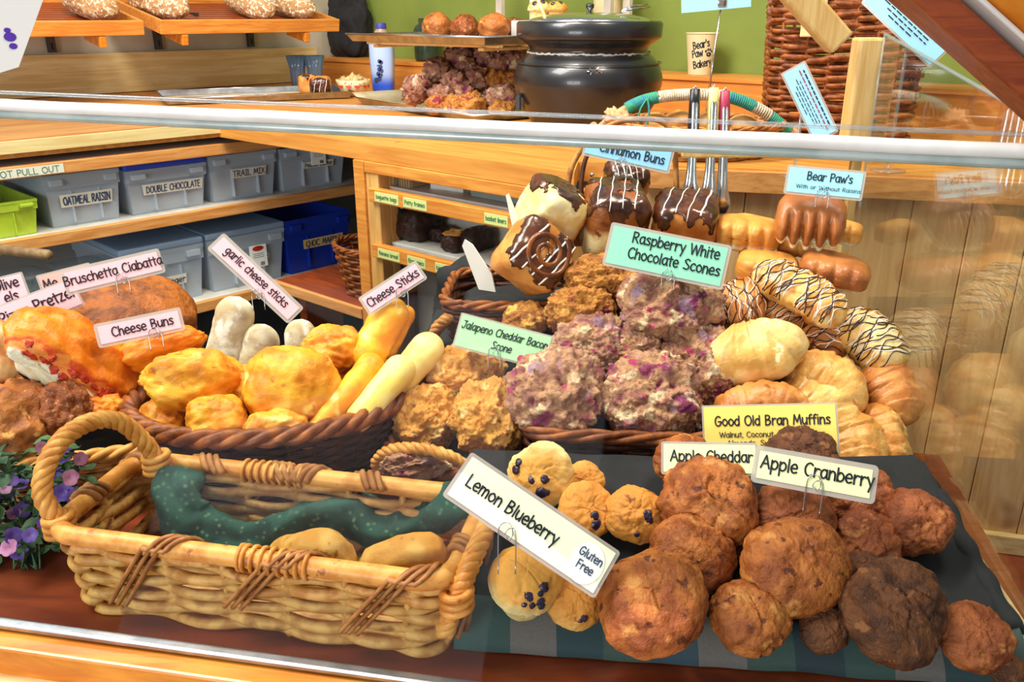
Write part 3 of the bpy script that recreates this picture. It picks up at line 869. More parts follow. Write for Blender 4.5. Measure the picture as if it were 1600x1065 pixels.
def bin_box(name, label, cat, u0, u1, vref, z0, h, m, d=0.035, deep=0.34, text=None, lid=None, tape=(0.5, 0.5, 0.5, 0.2), flap=None, fill=None, th=0.017, ink='ink_blue', tape_mat='tape', sticker=False, group=None, squeeze=1.0):
    s0, s1 = left_s(u0, vref, d)[0], left_s(u1, vref, d)[0]
    w = s1 - s0
    e = empty(name, LP((s0 + s1) / 2, d, z0), (0, 0, LZ))
    tag(e, label, cat, group)
    # open tub: tapered, thick rim with a stepped collar
    mb = MB()
    tb = 0.88
    def ring(k, z, ins=0.0):
        return [Vector((x * k * (w / 2 - ins), (deep / 2) * (1 - k) + (ins if y == 0 else -ins) + y * deep * k, z)) for x, y in ((-1, 0), (1, 0), (1, 1), (-1, 1))]
    levels = [ring(tb, 0.001), ring(0.955, h * 0.72), ring(0.985, h * 0.73), ring(0.99, h * 0.93), ring(1.0, h * 0.93), ring(1.0, h)]
    inner = [ring(1.0, h, 0.004), ring(tb, 0.004, 0.004)]
    allr = levels + inner
    v = [p for r_ in allr for p in r_]
    f = [(3, 2, 1, 0)]
    for i in range(len(allr) - 1):
        for k in range(4):
            f.append((i * 4 + k, i * 4 + (k + 1) % 4, i * 4 + 4 + (k + 1) % 4, i * 4 + 4 + k))
    n = (len(allr) - 1) * 4
    f.append((n, n + 1, n + 2, n + 3))
    mb.raw(v, f)
    mb.build('tub', m, e, smooth=False)
    # moulded ribs on the face
    for x in (-0.17, 0.2):
        mb = MB()
        mb.box((x * w, 0.014, h * 0.38), (0.003, 0.02, h * 0.58), 0, 0.001)
        mb.build('rib', m, e, smooth=False)
    for x in (-0.36, 0.36):
        mb = MB()
        mb.box((x * w, -0.003, h * 0.86), (w * 0.17, 0.012, h * 0.12), 0, 0.003)
        mb.build('clip_tab', m, e, smooth=False)
    if fill:
        v, fc = lump_verts((w * 0.42, deep * 0.42, fill[1] * h / 2), p=5, amp=0.05, freq=3, seed=len(label), sub=3)
        o = mesh_obj('contents', [p + Vector((0, deep / 2, fill[1] * h / 2 + 0.006)) for p in v], fc, M[fill[0]], e)
    if lid:
        mb = MB()
        mb.box((0, deep / 2, h + 0.001 + th / 2), (w + 0.003, deep + 0.006, th), 0, 0.005)
        mb.build('lid', M[lid], e, smooth=False)
    if text:
        fx, fz, fw, fh = tape
        mb = MB()
        a = math.atan2(h * 0.72, deep / 2 * (0.955 - tb))
        y = -0.0075 + (deep / 2) * (1 - (tb + (0.955 - tb) * min(fz / 0.72, 1.0)))
        tw, tht = fw * w, fh * h
        lo = (fx * w - w / 2, y, fz * h)
        mb.raw([(-tw / 2, -tht / 2, 0), (tw / 2 * .98, -tht / 2 * 1.06, 0), (tw / 2 * 1.02, tht / 2, 0), (-tw / 2 * 1.03, tht / 2 * 1.02, 0), (-tw / 2, -tht / 2, -.001), (tw / 2 * .98, -tht / 2 * 1.06, -.001), (tw / 2 * 1.02, tht / 2, -.001), (-tw / 2 * 1.03, tht / 2 * 1.02, -.001)],
               [(0, 1, 2, 3), (7, 6, 5, 4), (0, 4, 5, 1), (1, 5, 6, 2), (2, 6, 7, 3), (3, 7, 4, 0)])
        rr = (PI - a, 0, 0)
        mb.build('tape', M['paper_' + tape_mat], e, loc=lo, rot=rr, smooth=False)
        mb = MB()
        hh = tht * 0.62
        sq = min(1.25, tw * 0.92 / text_size(text, hh))
        letter(mb, text, 0, -hh / 2, hh, hh * 0.14, squeeze=sq, z=0.0012)
        mb.build('lettering', M[ink], e, loc=lo, rot=rr, smooth=False)
    if sticker:
        mb = MB()
        sx, sz = sticker
        mb.box((sx * w - w / 2, -0.002, sz * h), (w * 0.22, 0.002, h * 0.42))
        st = mb.build('sticker', M['paper_white'], e, smooth=False)
        mb = MB()
        mb.raw([(sx * w - w / 2 + w * .075 * math.cos(t * PI / 8), -0.0036, sz * h + h * 0.15 + h * 0.05 * math.sin(t * PI / 8)) for t in range(16)], [tuple(range(16))])
        mb.build('emblem', M['salsa'], st, smooth=False)
        mb = MB()
        for i in range(7):
            mb.box((sx * w - w / 2 + w * (0.02 + 0.008 * i), -0.0032, sz * h - h * 0.15), (w * (0.003 if i % 2 else 0.005), 0.0004, h * 0.07))
        for i in range(3):
            mb.box((sx * w - w / 2, -0.0032, sz * h + h * (0.05 - 0.035 * i)), (w * 0.14, 0.0004, h * 0.008))
        mb.build('small_print', M['ink'], st, smooth=False)
    return e
hb = 0.126
bin_box('storage_bin', 'clear plastic bin with an OATMEAL RAISIN tape on the upper shelf', 'bin', 78, 198, 340, Z1, hb, M['bin_clear'], text='OATMEAL RAISIN', tape=(0.52, 0.50, 0.68, 0.24), fill=('contents_brown', 0.5), group='plastic bins on the shelves')
bin_box('storage_bin', 'clear plastic bin with blue lid and DOUBLE CHOCOLATE tape', 'bin', 203, 330, 320, Z1, hb - 0.012, M['bin_clear'], text='DOUBLE CHOCOLATE', tape=(0.56, 0.55, 0.74, 0.23), lid='bin_blue_lid', th=0.018, fill=('contents_mix', 0.35), group='plastic bins on the shelves')
bin_box('storage_bin', 'clear plastic bin with a TRAIL MIX tape, standing third along the upper shelf', 'bin', 332, 438, 302, Z1, hb, M['bin_clear'], text='TRAIL MIX', tape=(0.56, 0.58, 0.52, 0.2), fill=('contents_mix', 0.45), group='plastic bins on the shelves')
bin_box('storage_bin', 'clear plastic bin with crumpled wrap, sticker and PEANUT BUTTER tape', 'bin', 442, 545, 288, Z1, hb * 0.98, M['bin_clear'], text='Peanut Butter', tape=(0.56, 0.56, 0.46, 0.15), fill=('contents_brown', 0.62), sticker=(0.55, 0.76), group='plastic bins on the shelves')
bin_box('storage_bin', 'clear plastic bin with pale lid and small Ginger tape on the lower shelf', 'bin', 193, 325, 440, Z2, 0.15, M['bin_clear'], text='Ginger', tape=(0.6, 0.42, 0.3, 0.17), lid='bin_lid', fill=('contents_mix', 0.4), ink='ink', group='plastic bins on the shelves')
bin_box('storage_bin', 'clear plastic bin with pale lid, white sticker and MONSTER tape', 'bin', 328, 450, 420, Z2, 0.15, M['bin_clear'], text='MONSTER', tape=(0.62, 0.5, 0.3, 0.13), lid='bin_lid', fill=('contents_brown', 0.55), sticker=(0.62, 0.55), ink='ink', group='plastic bins on the shelves')
bin_box('storage_bin', 'deep blue plastic bin with a tan tape on the lower shelf', 'bin', 450, 552, 400, Z2, 0.165, M['bin_navy'], text='CHOC. MARBLE', tape=(0.56, 0.52, 0.6, 0.17), tape_mat='kraft', group='plastic bins on the shelves')
bin_box('storage_tub', 'lime green plastic tub with a wide rim at the end of the upper shelf', 'tub', -75, 66, 352, Z1, 0.082, M['bin_green'], d=0.02, deep=0.26)
# clear cling wrap bunched on the peanut butter bin
s, z = left_s(470, 285, 0.16)
lump('plastic_wrap', M['clear_cup'], (0.05, 0.08, 0.003), None, LP(s + 0.02, 0.17, Z1 + hb + 0.003), (0, 0, LZ), amp=0.5, freq=3.5, seed=3, sub=4)
tag(bpy.data.objects['plastic_wrap'], 'crumpled clear plastic wrap lying on the peanut butter bin', 'wrap')
# folded yellow cloth bag and a blue packet stuffed behind the green tub
o = lump('cloth_bag', plain('olive_cloth', '#8a8a62', 0.8, c2='#6c7660', scale=12), (0.06, 0.05, 0.058), None, LP(-0.215, 0.44, Z1 + 0.063), (0, 0, LZ), amp=0.18, freq=2.4, seed=8, p=3)
tag(o, 'slumped olive bag standing behind the green tub', 'bag')
mb = MB(); mb.box((0, 0, 0.062), (0.05, 0.05, 0.124), 0, 0.006)
o = mb.build('packet', M['paper_blue'], None, LP(-0.40, 0.34, Z1), (0, 0, LZ), smooth=False)
tag(o, 'light blue packet standing behind the green tub', 'packet')
# wooden rolling stick lying over the shelf edge
a, b = aty(-25, 362, 1.76), aty(73, 371, 1.70)
a.z = b.z = Z1 + 0.012
mb = MB()
ln = (b - a).length
mb.lathe([(0, 0), (0.009, 0.001), (0.011, 0.006), (0.0115, ln * .5), (0.0105, ln - 0.006), (0.008, ln), (0, ln)], 20)
o = mb.build('wooden_handle', M['dark_plank'] if 'dark_plank' in M else plain('worn_wood', '#8e7048', 0.6, c2='#74583a', scale=60), None, a, (b - a).to_track_quat('Z', 'Y').to_euler())
tag(o, 'worn wooden utensil handle resting on the shelf in front of the green tub', 'utensil')
# stacked clear clamshell packs
def clamshell(s, d, z, n, label):
    e = empty('clamshell_stack', LP(s, d, z), (0, 0, LZ))
    tag(e, label, 'clamshell', 'clear clamshell packs on the lower shelf')
    for i in range(n):
        mb = MB()
        N = 40
        def rg(r, zz):
            out = []
            for k in range(N):
                a = 2 * PI * k / N
                c, s_ = math.cos(a), math.sin(a)
                q = (abs(c) ** 5 + abs(s_) ** 5) ** -0.2 * (1 + 0.025 * (-1) ** k)
                out.append(Vector((c * q * r, s_ * q * r, zz)))
            return out
        z0 = i * 0.038
        rs = [rg(0.048, z0), rg(0.056, z0 + 0.03), rg(0.062, z0 + 0.031), rg(0.062, z0 + 0.034), rg(0.052, z0 + 0.036)]
        v = [p for r_ in rs for p in r_]
        f = [tuple(range(N - 1, -1, -1))]
        for a in range(len(rs) - 1):
            for k in range(N):
                f.append((a * N + k, a * N + (k + 1) % N, a * N + N + (k + 1) % N, a * N + N + k))
        f.append(tuple(len(v) - N + k for k in range(N)))
        mb.raw(v, f)
        mb.build('pack', M['clear_cup'], e, smooth=False)
clamshell(-0.285, 0.07, Z2, 4, 'clear ribbed clamshell packs stacked nearest the Ginger bin')
clamshell(-0.43, 0.08, Z2, 4, 'clear ribbed clamshell packs stacked behind the pizza pretzel card')
clamshell(-0.15, 0.07, Z2, 3, 'low stack of clear clamshell packs beside the Ginger bin')

# ------------------------------------------------------------------ the shop-side cabinet with pull-out labels
def right_cabinet():
    # x runs along the front to the customer's right, y goes into it
    wl = (RO - atplane(572, 300, RO, RN)).length        # length from its far post to the near end
    e = empty('cabinet', RP(wl / 2, 0.0, -0.6), (0, 0, RZ))
    tag(e, 'honey wood cabinet with two labelled pastry shelves standing at the counter corner', 'cabinet')
    hw = wl / 2
    def part(name, x0, x1, y0, y1, z0, z1, m, parent=e, bev=0.002):
        mb = MB()
        mb.box(((x0 + x1) / 2, (y0 + y1) / 2, (z0 + z1) / 2 + 0.6), (x1 - x0, y1 - y0, z1 - z0), 0, bev)
        return mb.build(name, m, parent, smooth=False)
    part('post', -hw, -hw + 0.034, -0.006, 0.024, -0.6, ZC - 0.037, M['orange_wood'])
    part('side_panel', -hw, -hw + 0.02, 0.024, 0.165, -0.6, ZC - 0.037, M['cabinet_wood'])
    part('inner_lining', -hw + 0.02, -hw + 0.075, 0.03, 0.165, -0.05, ZC - 0.037, M['cabinet_wood'])
    part('face_frame', -hw + 0.034, -hw + 0.075, 0.0, 0.03, -0.6, ZC - 0.037, M['cabinet_wood'])
    part('end_panel', hw - 0.02, hw, 0.0, 0.165, -0.6, ZC - 0.037, M['cabinet_wood'])
    part('back_panel', -hw, hw, 0.165, 0.173, -0.6, ZC - 0.037, M['shelf_white'])
    part('top_rail', -hw + 0.034, hw, -0.004, 0.016, ZC - 0.062, ZC - 0.037, M['orange_wood'])
    mbs = MB()
    mbs.box((-hw + 0.0775, 0.06, 0.72), (0.004, 0.016, 0.36))
    sd = mbs.build('shelf_standard', M['standard'], e, smooth=False)
    mbs = MB()
    for i in range(20):
        mbs.box((-hw + 0.0797, 0.06, 0.56 + i * 0.0165), (0.0006, 0.005, 0.008))
    mbs.build('slots', M['paper_white'], sd, smooth=False)
    labels = {0: [('baguette bags', 0.02, 0.075), ('Patty frames', 0.11, 0.07), ('basket liners', 0.34, 0.06)],
              1: [('Banana bread', 0.02, 0.07), ('Brownies', 0.115, 0.055), ('birch loaf', 0.20, 0.06)]}
    for i, z in enumerate((0.208, 0.083)):
        x0 = -hw + 0.034
        part('shelf', x0 + 0.04, hw - 0.02, 0.03, 0.165, z - 0.02, z, M['shelf_white'])
        part('shelf_edge', x0 + 0.02, hw - 0.005, -0.012, 0.008, z - 0.03, z, M['orange_wood'])
        for (t, x, w) in labels[i]:
            lb = part('shelf_label', x0 + 0.022 + x, x0 + 0.022 + x + w, -0.0132, -0.0118, z - 0.026, z - 0.005, M['paper_green_tape'], e, 0)
            mb = MB()
            hh = 0.0085
            letter(mb, t, 0, 0, hh, 0.0013, squeeze=min(1.3, w * 0.88 / text_size(t, hh)))
            mb.build('lettering', M['ink_green'], lb, loc=(x0 + 0.022 + x + w / 2, -0.0139, 0.6 + z - 0.019), rot=(PI / 2, 0, 0), smooth=False)
    part('lower_panel', -hw + 0.075, hw, 0.1, 0.12, -0.6, 0.05, M['panel_grey'])
    return e, hw
CAB, CHW = right_cabinet()
def corner_shelf():
    wl = CHW * 2
    z = -0.088
    e = empty('corner_shelf', RP(wl + .19, .10, z - .02), (0, 0, RZ))
    tag(e, 'low red brown corner shelf board running past the cabinet post', 'shelf')
    mb = MB(); mb.box((0, 0.006, .01), (.36, .19, .018), 0, .002); mb.build('board', M['dark_wood'], e, smooth=False)
    mb = MB(); mb.box((0, -.096, .008), (.36, .012, .026), 0, .002); mb.build('edge_strip', M['edge_wood'], e, smooth=False)
    mb = MB(); mb.box((-.14, 0.02, -.386), (.03, .12, .772), 0, .002); mb.build('leg', M['dark_wood'], e, smooth=False)
    mb = MB(); mb.box((.14, 0.02, -.386), (.03, .12, .772), 0, .002); mb.build('leg', M['dark_wood'], e, smooth=False)
corner_shelf()
def cab_pt(u, v, d):
    p = atplane(u, v, RP(0, d, 0), RN)
    return p
# things in the cabinet's top compartment
def on_cab(u, v, d, z):
    p = atplane(u, v, RP(0, d, 0), RN)
    p.z = z
    return p
for k, (u, dd, lab) in enumerate(((640, 0.10, 'brown paper bag standing at the far end of the cabinet top shelf'), (664, 0.10, 'brown paper bag standing second on the cabinet top shelf'))):
    mb = MB()
    mb.box((0, 0, 0.0375), (0.035, 0.12, 0.075), 0, 0.004)
    for i in range(5):
        mb.box((-0.0155 + i * 0.0078, -0.061, 0.0375), (0.002, 0.004, 0.07))
    o = mb.build('paper_bag_bundle', M['paper_bag'], None, on_cab(u, 270, dd, 0.208), (0, 0, RZ), smooth=False)
    tag(o, lab.replace('bag standing', 'bag bundle standing'), 'paper bags')
def carton():
    e = empty('carton', on_cab(698, 303, 0.075, 0.208), (0, 0, RZ + R(8)))
    tag(e, 'small white open carton with a curved cut front beside the grey tub', 'carton')
    w, d, h = 0.085, 0.08, 0.05
    mb = MB()
    front = [(-w / 2, 0), (w / 2, 0), (w / 2, h)] + [(w / 2 - 0.012 - i * 0.006, h - 0.028 * math.sin(PI * (i + .6) / 11.5)) for i in range(11)] + [(-w / 2, h)]
    for y in (0, 0.002):
        pass
    k = len(front)
    mb.raw([(x, 0, z) for x, z in front] + [(x, 0.0015, z) for x, z in front], [tuple(range(k)), tuple(range(2 * k - 1, k - 1, -1))] + [(i, k + i, k + (i + 1) % k, (i + 1) % k) for i in range(k)])
    mb.box((-w / 2, d / 2, h / 2), (0.0015, d, h)); mb.box((w / 2, d / 2, h / 2), (0.0015, d, h)); mb.box((0, d, h / 2), (w, 0.0015, h)); mb.box((0, d / 2, 0.001), (w, d, 0.0015))
    mb.build('box', M['carton'], e, smooth=False)
    mb = MB(); mb.box((0, d / 2, 0.018), (w * .9, d * .9, 0.03))
    mb.build('paper_liners', M['paper_bag'], e, smooth=False)
carton()
def grey_tub():
    p0, p1 = on_cab(728, 320, 0.06, 0.208), on_cab(905, 345, 0.06, 0.208)
    w = 0.23
    e = empty('storage_tub', p0 + (-RD) * (w / 2), (0, 0, RZ))
    tag(e, 'grey plastic tub with a paler lid on the cabinet top shelf', 'tub')
    mb = MB()
    v = []
    for (k, z) in ((0.9, 0.001), (1.0, 0.058)):
        v += [(-w / 2 * k, 0.05 - 0.05 * k, z), (w / 2 * k, 0.05 - 0.05 * k, z), (w / 2 * k, 0.05 + .04 * k, z), (-w / 2 * k, 0.05 + .04 * k, z)]
    mb.raw(v, [(3, 2, 1, 0), (4, 5, 6, 7), (0, 1, 5, 4), (1, 2, 6, 5), (2, 3, 7, 6), (3, 0, 4, 7)])
    mb.build('tub', M['bin_grey'], e, smooth=False)
    mb = MB()
    mb.box((0, 0.045, 0.0585), (w + 0.012, 0.102, 0.007), 0, 0.003)
    ld = mb.build('lid', plain('pale_grey_lid', '#a6b4b2', 0.45), e, smooth=False)
    for x in (-0.06, 0.05):
        mb = MB(); mb.box((x, -0.004, 0.052), (0.012, 0.01, 0.016), 0, 0.002)
        mb.build('latch', M['bin_lid'], e, smooth=False)
grey_tub()
# dark loaves on the lower cabinet shelf
for (u, v, d, rx_, ry_, rz_, sd, lab) in ((655, 372, 0.045, 0.042, 0.05, 0.034, 1, 'tall dark chocolate loaf at the far end of the lower cabinet shelf'),
        (692, 372, 0.085, 0.022, 0.03, 0.016, 2, 'flat dark brownie slab behind the pale topped brownie'),
        (712, 388, 0.04, 0.024, 0.03, 0.020, 3, 'dark brownie with a pale crust on the lower cabinet shelf'),
        (745, 388, 0.06, 0.026, 0.045, 0.024, 4, 'dark brownie behind the white paper corner on the lower shelf')):
    p = on_cab(u, v, d + ry_, 0.083 + rz_ * 0.97)
    o = lump('brownie', M['brownie'], (rx_, ry_, rz_), None, p, (0, 0, RZ), p=4, amp=0.14, freq=3, seed=sd)
    tag(o, lab, 'brownie', 'dark loaves in the cabinet')
    if sd == 3:
        lump('pale_crust', M['muffin_gold'], (rx_ * .9, ry_ * .8, 0.004), o, (0, 0, rz_ * 0.98), (0, 0, 0), p=4, amp=0.3, freq=4, seed=9, sub=3)
# black bag slumped under the cabinet front
o = lump('black_bag', M['black'], (0.10, 0.035, 0.09), None, (-0.06, 1.43, 0.06), (0, 0.3, RZ), p=3, amp=0.25, freq=2, seed=12)
tag(o, 'black bag slumped against the cabinet behind the cheese sticks', 'bag')

# ------------------------------------------------------------------ baking: builders
def heap(u, v, y0, z0, slope):
    d = ray(u, v)
    t = (H - z0 + slope * y0) / (slope * d.y - d.z)
    return Vector((0, 0, H)) + d * t
_n = [0]
def nseed():
    _n[0] += 1
    return _n[0]
def tilt_to_cam(p, lean=45, roll=0, spin=0):
    """rotation that leans the piece's own top towards the customer by lean degrees"""
    yaw = math.atan2(-p.x, p.y)
    return (Matrix.Rotation(yaw, 3, 'Z') @ Matrix.Rotation(R(roll), 3, 'Y') @ Matrix.Rotation(R(lean), 3, 'X') @ Matrix.Rotation(R(spin), 3, 'Z')).to_euler()
def muffin(name, p, r, m, label, cat='muffin', group=None, rot=(0, 0, 0), rough=0.09, cap=1.0, sub=None, berries=(), k=1.0):
    sd = nseed()
    prof = crom([(0, -.66, 0), (.5, -.66, 0), (.62, -.62, 0), (.70, -.3, 0), (.78, .02, 0), (.92 * cap, .06, 0), (1.0 * cap, .2, 0), (.93 * cap, .45, 0), (.66 * cap, .68, 0), (.3, .79, 0), (0, .82, 0)], 7)
    off = Vector((sd * 3.1, sd * 1.7, sd * 5.3))
    rg = random.Random(sd)
    ax = (rg.uniform(.92, 1.1), rg.uniform(.92, 1.08), rg.uniform(.92, 1.1))
    def fn(q):
        n = Vector((q.x, q.y, q.z)).normalized()
        w = 1.0 if q.z > 0.03 * r else 0.4
        pn = Vector((q.x, q.y, q.z)) / r
        d = rough * 1.1 * fbm(pn * 1.0 + off, 2) + rough * .62 * fbm(pn * 3.0 + off, 4, .6)
        ck = abs(noise.noise(pn * 1.9 + off * 1.7))
        d -= rough * .6 * max(0.0, 1 - ck / .07)
        q = Vector((q.x * ax[0], q.y * ax[1], q.z * ax[2]))
        return q + n * (d * r * w)
    mb = MB()
    mb.lathe([(max(a.x, 0) * r, a.y * r * k) for a in prof], 96, None, fn)
    o = mb.build(name, m, None, p, rot)
    tag(o, label, cat, group)
    if berries:
        bv = BVHTree.FromPolygons([tuple(v) for v in mb.v], mb.f)
        for (bx, by, br) in berries:
            d = Vector((bx, by, 1)).normalized()
            h = bv.ray_cast(d * r * 4, -d)
            if h[0] is None: continue
            lump('blueberry', M['berry'], (br * r, br * r, br * r * .62), o, h[0] - d * br * r * .15, d.to_track_quat('Z', 'Y').to_euler(), amp=.25, freq=1.7, seed=nseed(), sub=3)
    return o
def scone(name, p, rad, m, label, cat='scone', group=None, rot=(0, 0, 0), amp=.30, freq=2.1, sub=5, p_=2.3):
    o = lump(name, m, rad, None, p, rot, p=p_, amp=amp, freq=freq, seed=nseed(), sub=sub, octv=6, gain=.62)
    return tag(o, label, cat, group)
def sweep(path, radii, seg=28, squash=1.0, amp=0.05, freq=2.0, seed=0, ridge=None):
    """closed body swept along a path of points; radii per point; ridge(t, a) scales the section"""
    mb = MB()
    n = len(path)
    off = Vector((seed * 2.3, seed * 4.1, seed * 1.9))
    rm = max(radii)
    rings = []
    for i, p in enumerate(path):
        t = (path[min(i + 1, n - 1)] - path[max(i - 1, 0)]).normalized()
        nx = t.cross(Vector((0, 0, 1))).normalized()
        nz = nx.cross(t)
        rg = []
        for k in range(seg):
            a = 2 * PI * k / seg
            rr = radii[i] * (ridge(i / (n - 1), a) if ridge else 1.0)
            q = p + nx * (math.cos(a) * rr) + nz * (math.sin(a) * rr * squash)
            dn = (q - p).normalized() if (q - p).length > 1e-6 else t
            q = q + dn * (rm * amp * fbm(q / rm * freq + off, 3)) * min(1, radii[i] / rm * 2)
            rg.append(q)
        rings.append(rg)
    v = [q for r_ in rings for q in r_]
    f = []
    for i in range(n - 1):
        for k in range(seg):
            l = (k + 1) % seg
            f.append((i * seg + k, (i + 1) * seg + k, (i + 1) * seg + l, i * seg + l))
    f.append(tuple(range(seg)))
    f.append(tuple((n - 1) * seg + k for k in range(seg - 1, -1, -1)))
    mb.raw(v, f)
    return mb
def croissant(name, p, length, r, m, label, bend=0.5, rot=(0, 0, 0), group=None, segs=7, seed=None, cat='croissant', blunt=2.4, depth=.085, squash=.85):
    sd = seed or nseed()
    N = 70
    path, rad = [], []
    for i in range(N + 1):
        t = -1 + 2 * i / N
        a = bend * t * 1.3
        if abs(bend) > 1e-3:
            rr = length / 2 / (bend * 1.3)
            path.append(Vector((math.sin(a) * rr, (math.cos(a) - 1) * rr, 0)))
        else: path.append(Vector((t * length / 2, 0, 0)))
        rad.append(max(r * (1 - abs(t) ** blunt) ** .55, 0.0006))
    rd = random.Random(sd)
    ph = [rd.uniform(-.3, .3) for _ in range(40)]
    def ridge(t, a):
        x = abs(t - .5) * 2 * segs / 2 + .5
        x += .5 * math.sin(a + ph[0]) + .18 * math.sin(2 * a + ph[1] * 9 + t * 5)
        fr = x - math.floor(x)
        return 1 + depth * ((1 - fr) ** .7 - .5) * (1.0 if abs(t - .5) < .45 else .3)
    mb = sweep(path, rad, 36, squash, .16, 1.2, sd, ridge)
    o = mb.build(name, m, None, p, rot)
    tag(o, label, cat, group)
    return o, mb
def drizzle(parent, mb, axis_len, n, m, name, r=0.0011, seed=1, spread=.03, zig=1.0):
    bv = BVHTree.FromPolygons([tuple(v) for v in mb.v], mb.f)
    rd = random.Random(seed)
    pts = []
    out = MB()
    for i in range(n):
        x0 = -axis_len / 2 + axis_len * (i + .5 + rd.uniform(-.35, .35)) / n
        sl = rd.uniform(-.35, .75) * zig
        run = []
        for k in range(26):
            y = -spread + 2 * spread * k / 25
            x = x0 + sl * y + .003 * math.sin(y * 190 + i * 2)
            h = bv.ray_cast(Vector((x, y, .3)), Vector((0, 0, -1)))
            if h[0] is None or h[1].z < .05:
                if len(run) > 2: out.tube(run, r, 5)
                run = []
            else: run.append(h[0] + h[1] * r * .35)
        if len(run) > 2: out.tube(run, r, 5)
    if out.v: return out.build(name, m, parent)
def stick(name, a, b, r, m, label, group=None, taper=.9, amp=.07, cat='cheese stick', bow=.0):
    a, b = Vector(a), Vector(b)
    L = (b - a).length
    N = 44
    path, rad = [], []
    for i in range(N + 1):
        t = i / N
        path.append(Vector((t * L, 0, bow * math.sin(PI * t))))
        e = min(t, 1 - t) * L / r
        rad.append(max(r * (1 - (1 - t) * (1 - taper)) * (1 - (1 - min(e, 1)) ** 2) ** .5, .0005))
    sd = nseed()
    mb = sweep(path, rad, 26, .92, amp, 1.1, sd)
    o = mb.build(name, m, None, a, (b - a).to_track_quat('X', 'Z').to_euler())
    return tag(o, label, cat, group)
def paw(p, size, m, label, rot=(0, 0, 0), fingers=4, groove=.32, sx=1.3, sy=1.0, sz=.62, down=False):
    s = size / 2
    rad = (s * sx, s * sy, s * sz)
    xs = [(-1 + 2 * (i + 1) / fingers) * rad[0] * .95 for i in range(fingers - 1)]
    def shape(q, n):
        fr = min(1.0, max(0.0, -n.y * 1.5 - .12))
        for x in xs:
            g = math.exp(-((q.x - x) / (rad[0] * .085)) ** 2)
            q = q + Vector((0, g * groove * s * fr, -g * groove * .55 * s * fr * (1 if n.z > 0 else .2)))
        if down and n.y < 0: q = q + Vector((0, 0, -(-n.y) ** 2 * s * .35))
        return q
    o = lump('bear_paw_bun', m, rad, None, p, rot, p=3.4, amp=.05, freq=1.6, seed=nseed(), sub=5, shape=shape)
    return tag(o, label, 'bun', 'bear paw buns')
def cinnamon(p, s, label, rot=(0, 0, 0), body='bun_cream', glaze='choc', cover=.35, icing=7, swirl=False, dims=(1, 1, 1), drip=.35):
    rad = (s / 2 * dims[0], s / 2 * dims[1], s / 2 * dims[2])
    sd = nseed()
    v, f = lump_verts(rad, p=5, amp=.07, freq=1.8, seed=sd, sub=5)
    o = mesh_obj('cinnamon_bun', v, f, M[body], None, p, rot)
    tag(o, label, 'bun', 'cinnamon buns in the back basket')
    off = Vector((sd * 1.3, 2.2, sd * .7))
    def keep(q): return q.z / rad[2] > (1 - cover * 2) + drip * fbm(Vector((q.x, q.y, 0)) / s * 3.4 + off, 3) * 1.6
    V, _ = ico(5)
    fk = [t for t in f if all(keep(v[i]) for i in t)]
    idx = sorted({i for t in fk for i in t})
    mp = {a: b for b, a in enumerate(idx)}
    sh = [v[i] + V[i] * (s * (.022 + .012 * fbm(V[i] * 5 + off, 2))) for i in idx]
    g = mesh_obj('glaze', sh, [tuple(mp[i] for i in t) for t in fk], M[glaze], o)
    sm = g.modifiers.new('thick', 'SOLIDIFY')
    sm.thickness = s * .03
    sm.offset = -1
    if swirl:
        mb = MB()
        pts = []
        for i in range(90):
            a = i * .16
            rr = s * (.06 + .026 * a)
            pts.append(Vector((math.cos(a) * rr, math.sin(a) * rr, rad[2] * 1.02)))
        mb.tube([q for q in pts if abs(q.x) < rad[0] * .82 and abs(q.y) < rad[1] * .82], [s * .045] * 90, 8)
        mb.build('swirl', M['caramel'], o)
    if icing:
        bv = BVHTree.FromPolygons([tuple(q) for q in sh], [tuple(mp[i] for i in t) for t in fk])
        rd = random.Random(sd)
        out = MB()
        for i in range(icing):
            x0 = rad[0] * (-.8 + 1.6 * (i + .5) / icing)
            run = []
            for k in range(24):
                y = rad[1] * (-.95 + 1.9 * k / 23)
                h = bv.ray_cast(Vector((x0 + y * .25 + .0006 * math.sin(k * .7 + i), y, .2)), Vector((0, 0, -1)))
                if h[0] is not None and rd.random() < .93: run.append(h[0] + h[1] * .0004)
            if len(run) > 3: out.tube(run, s * rd.uniform(.008, .02), 6, flat=.6)
        if out.v: out.build('icing_drizzle', M['icing'], o)
    return o

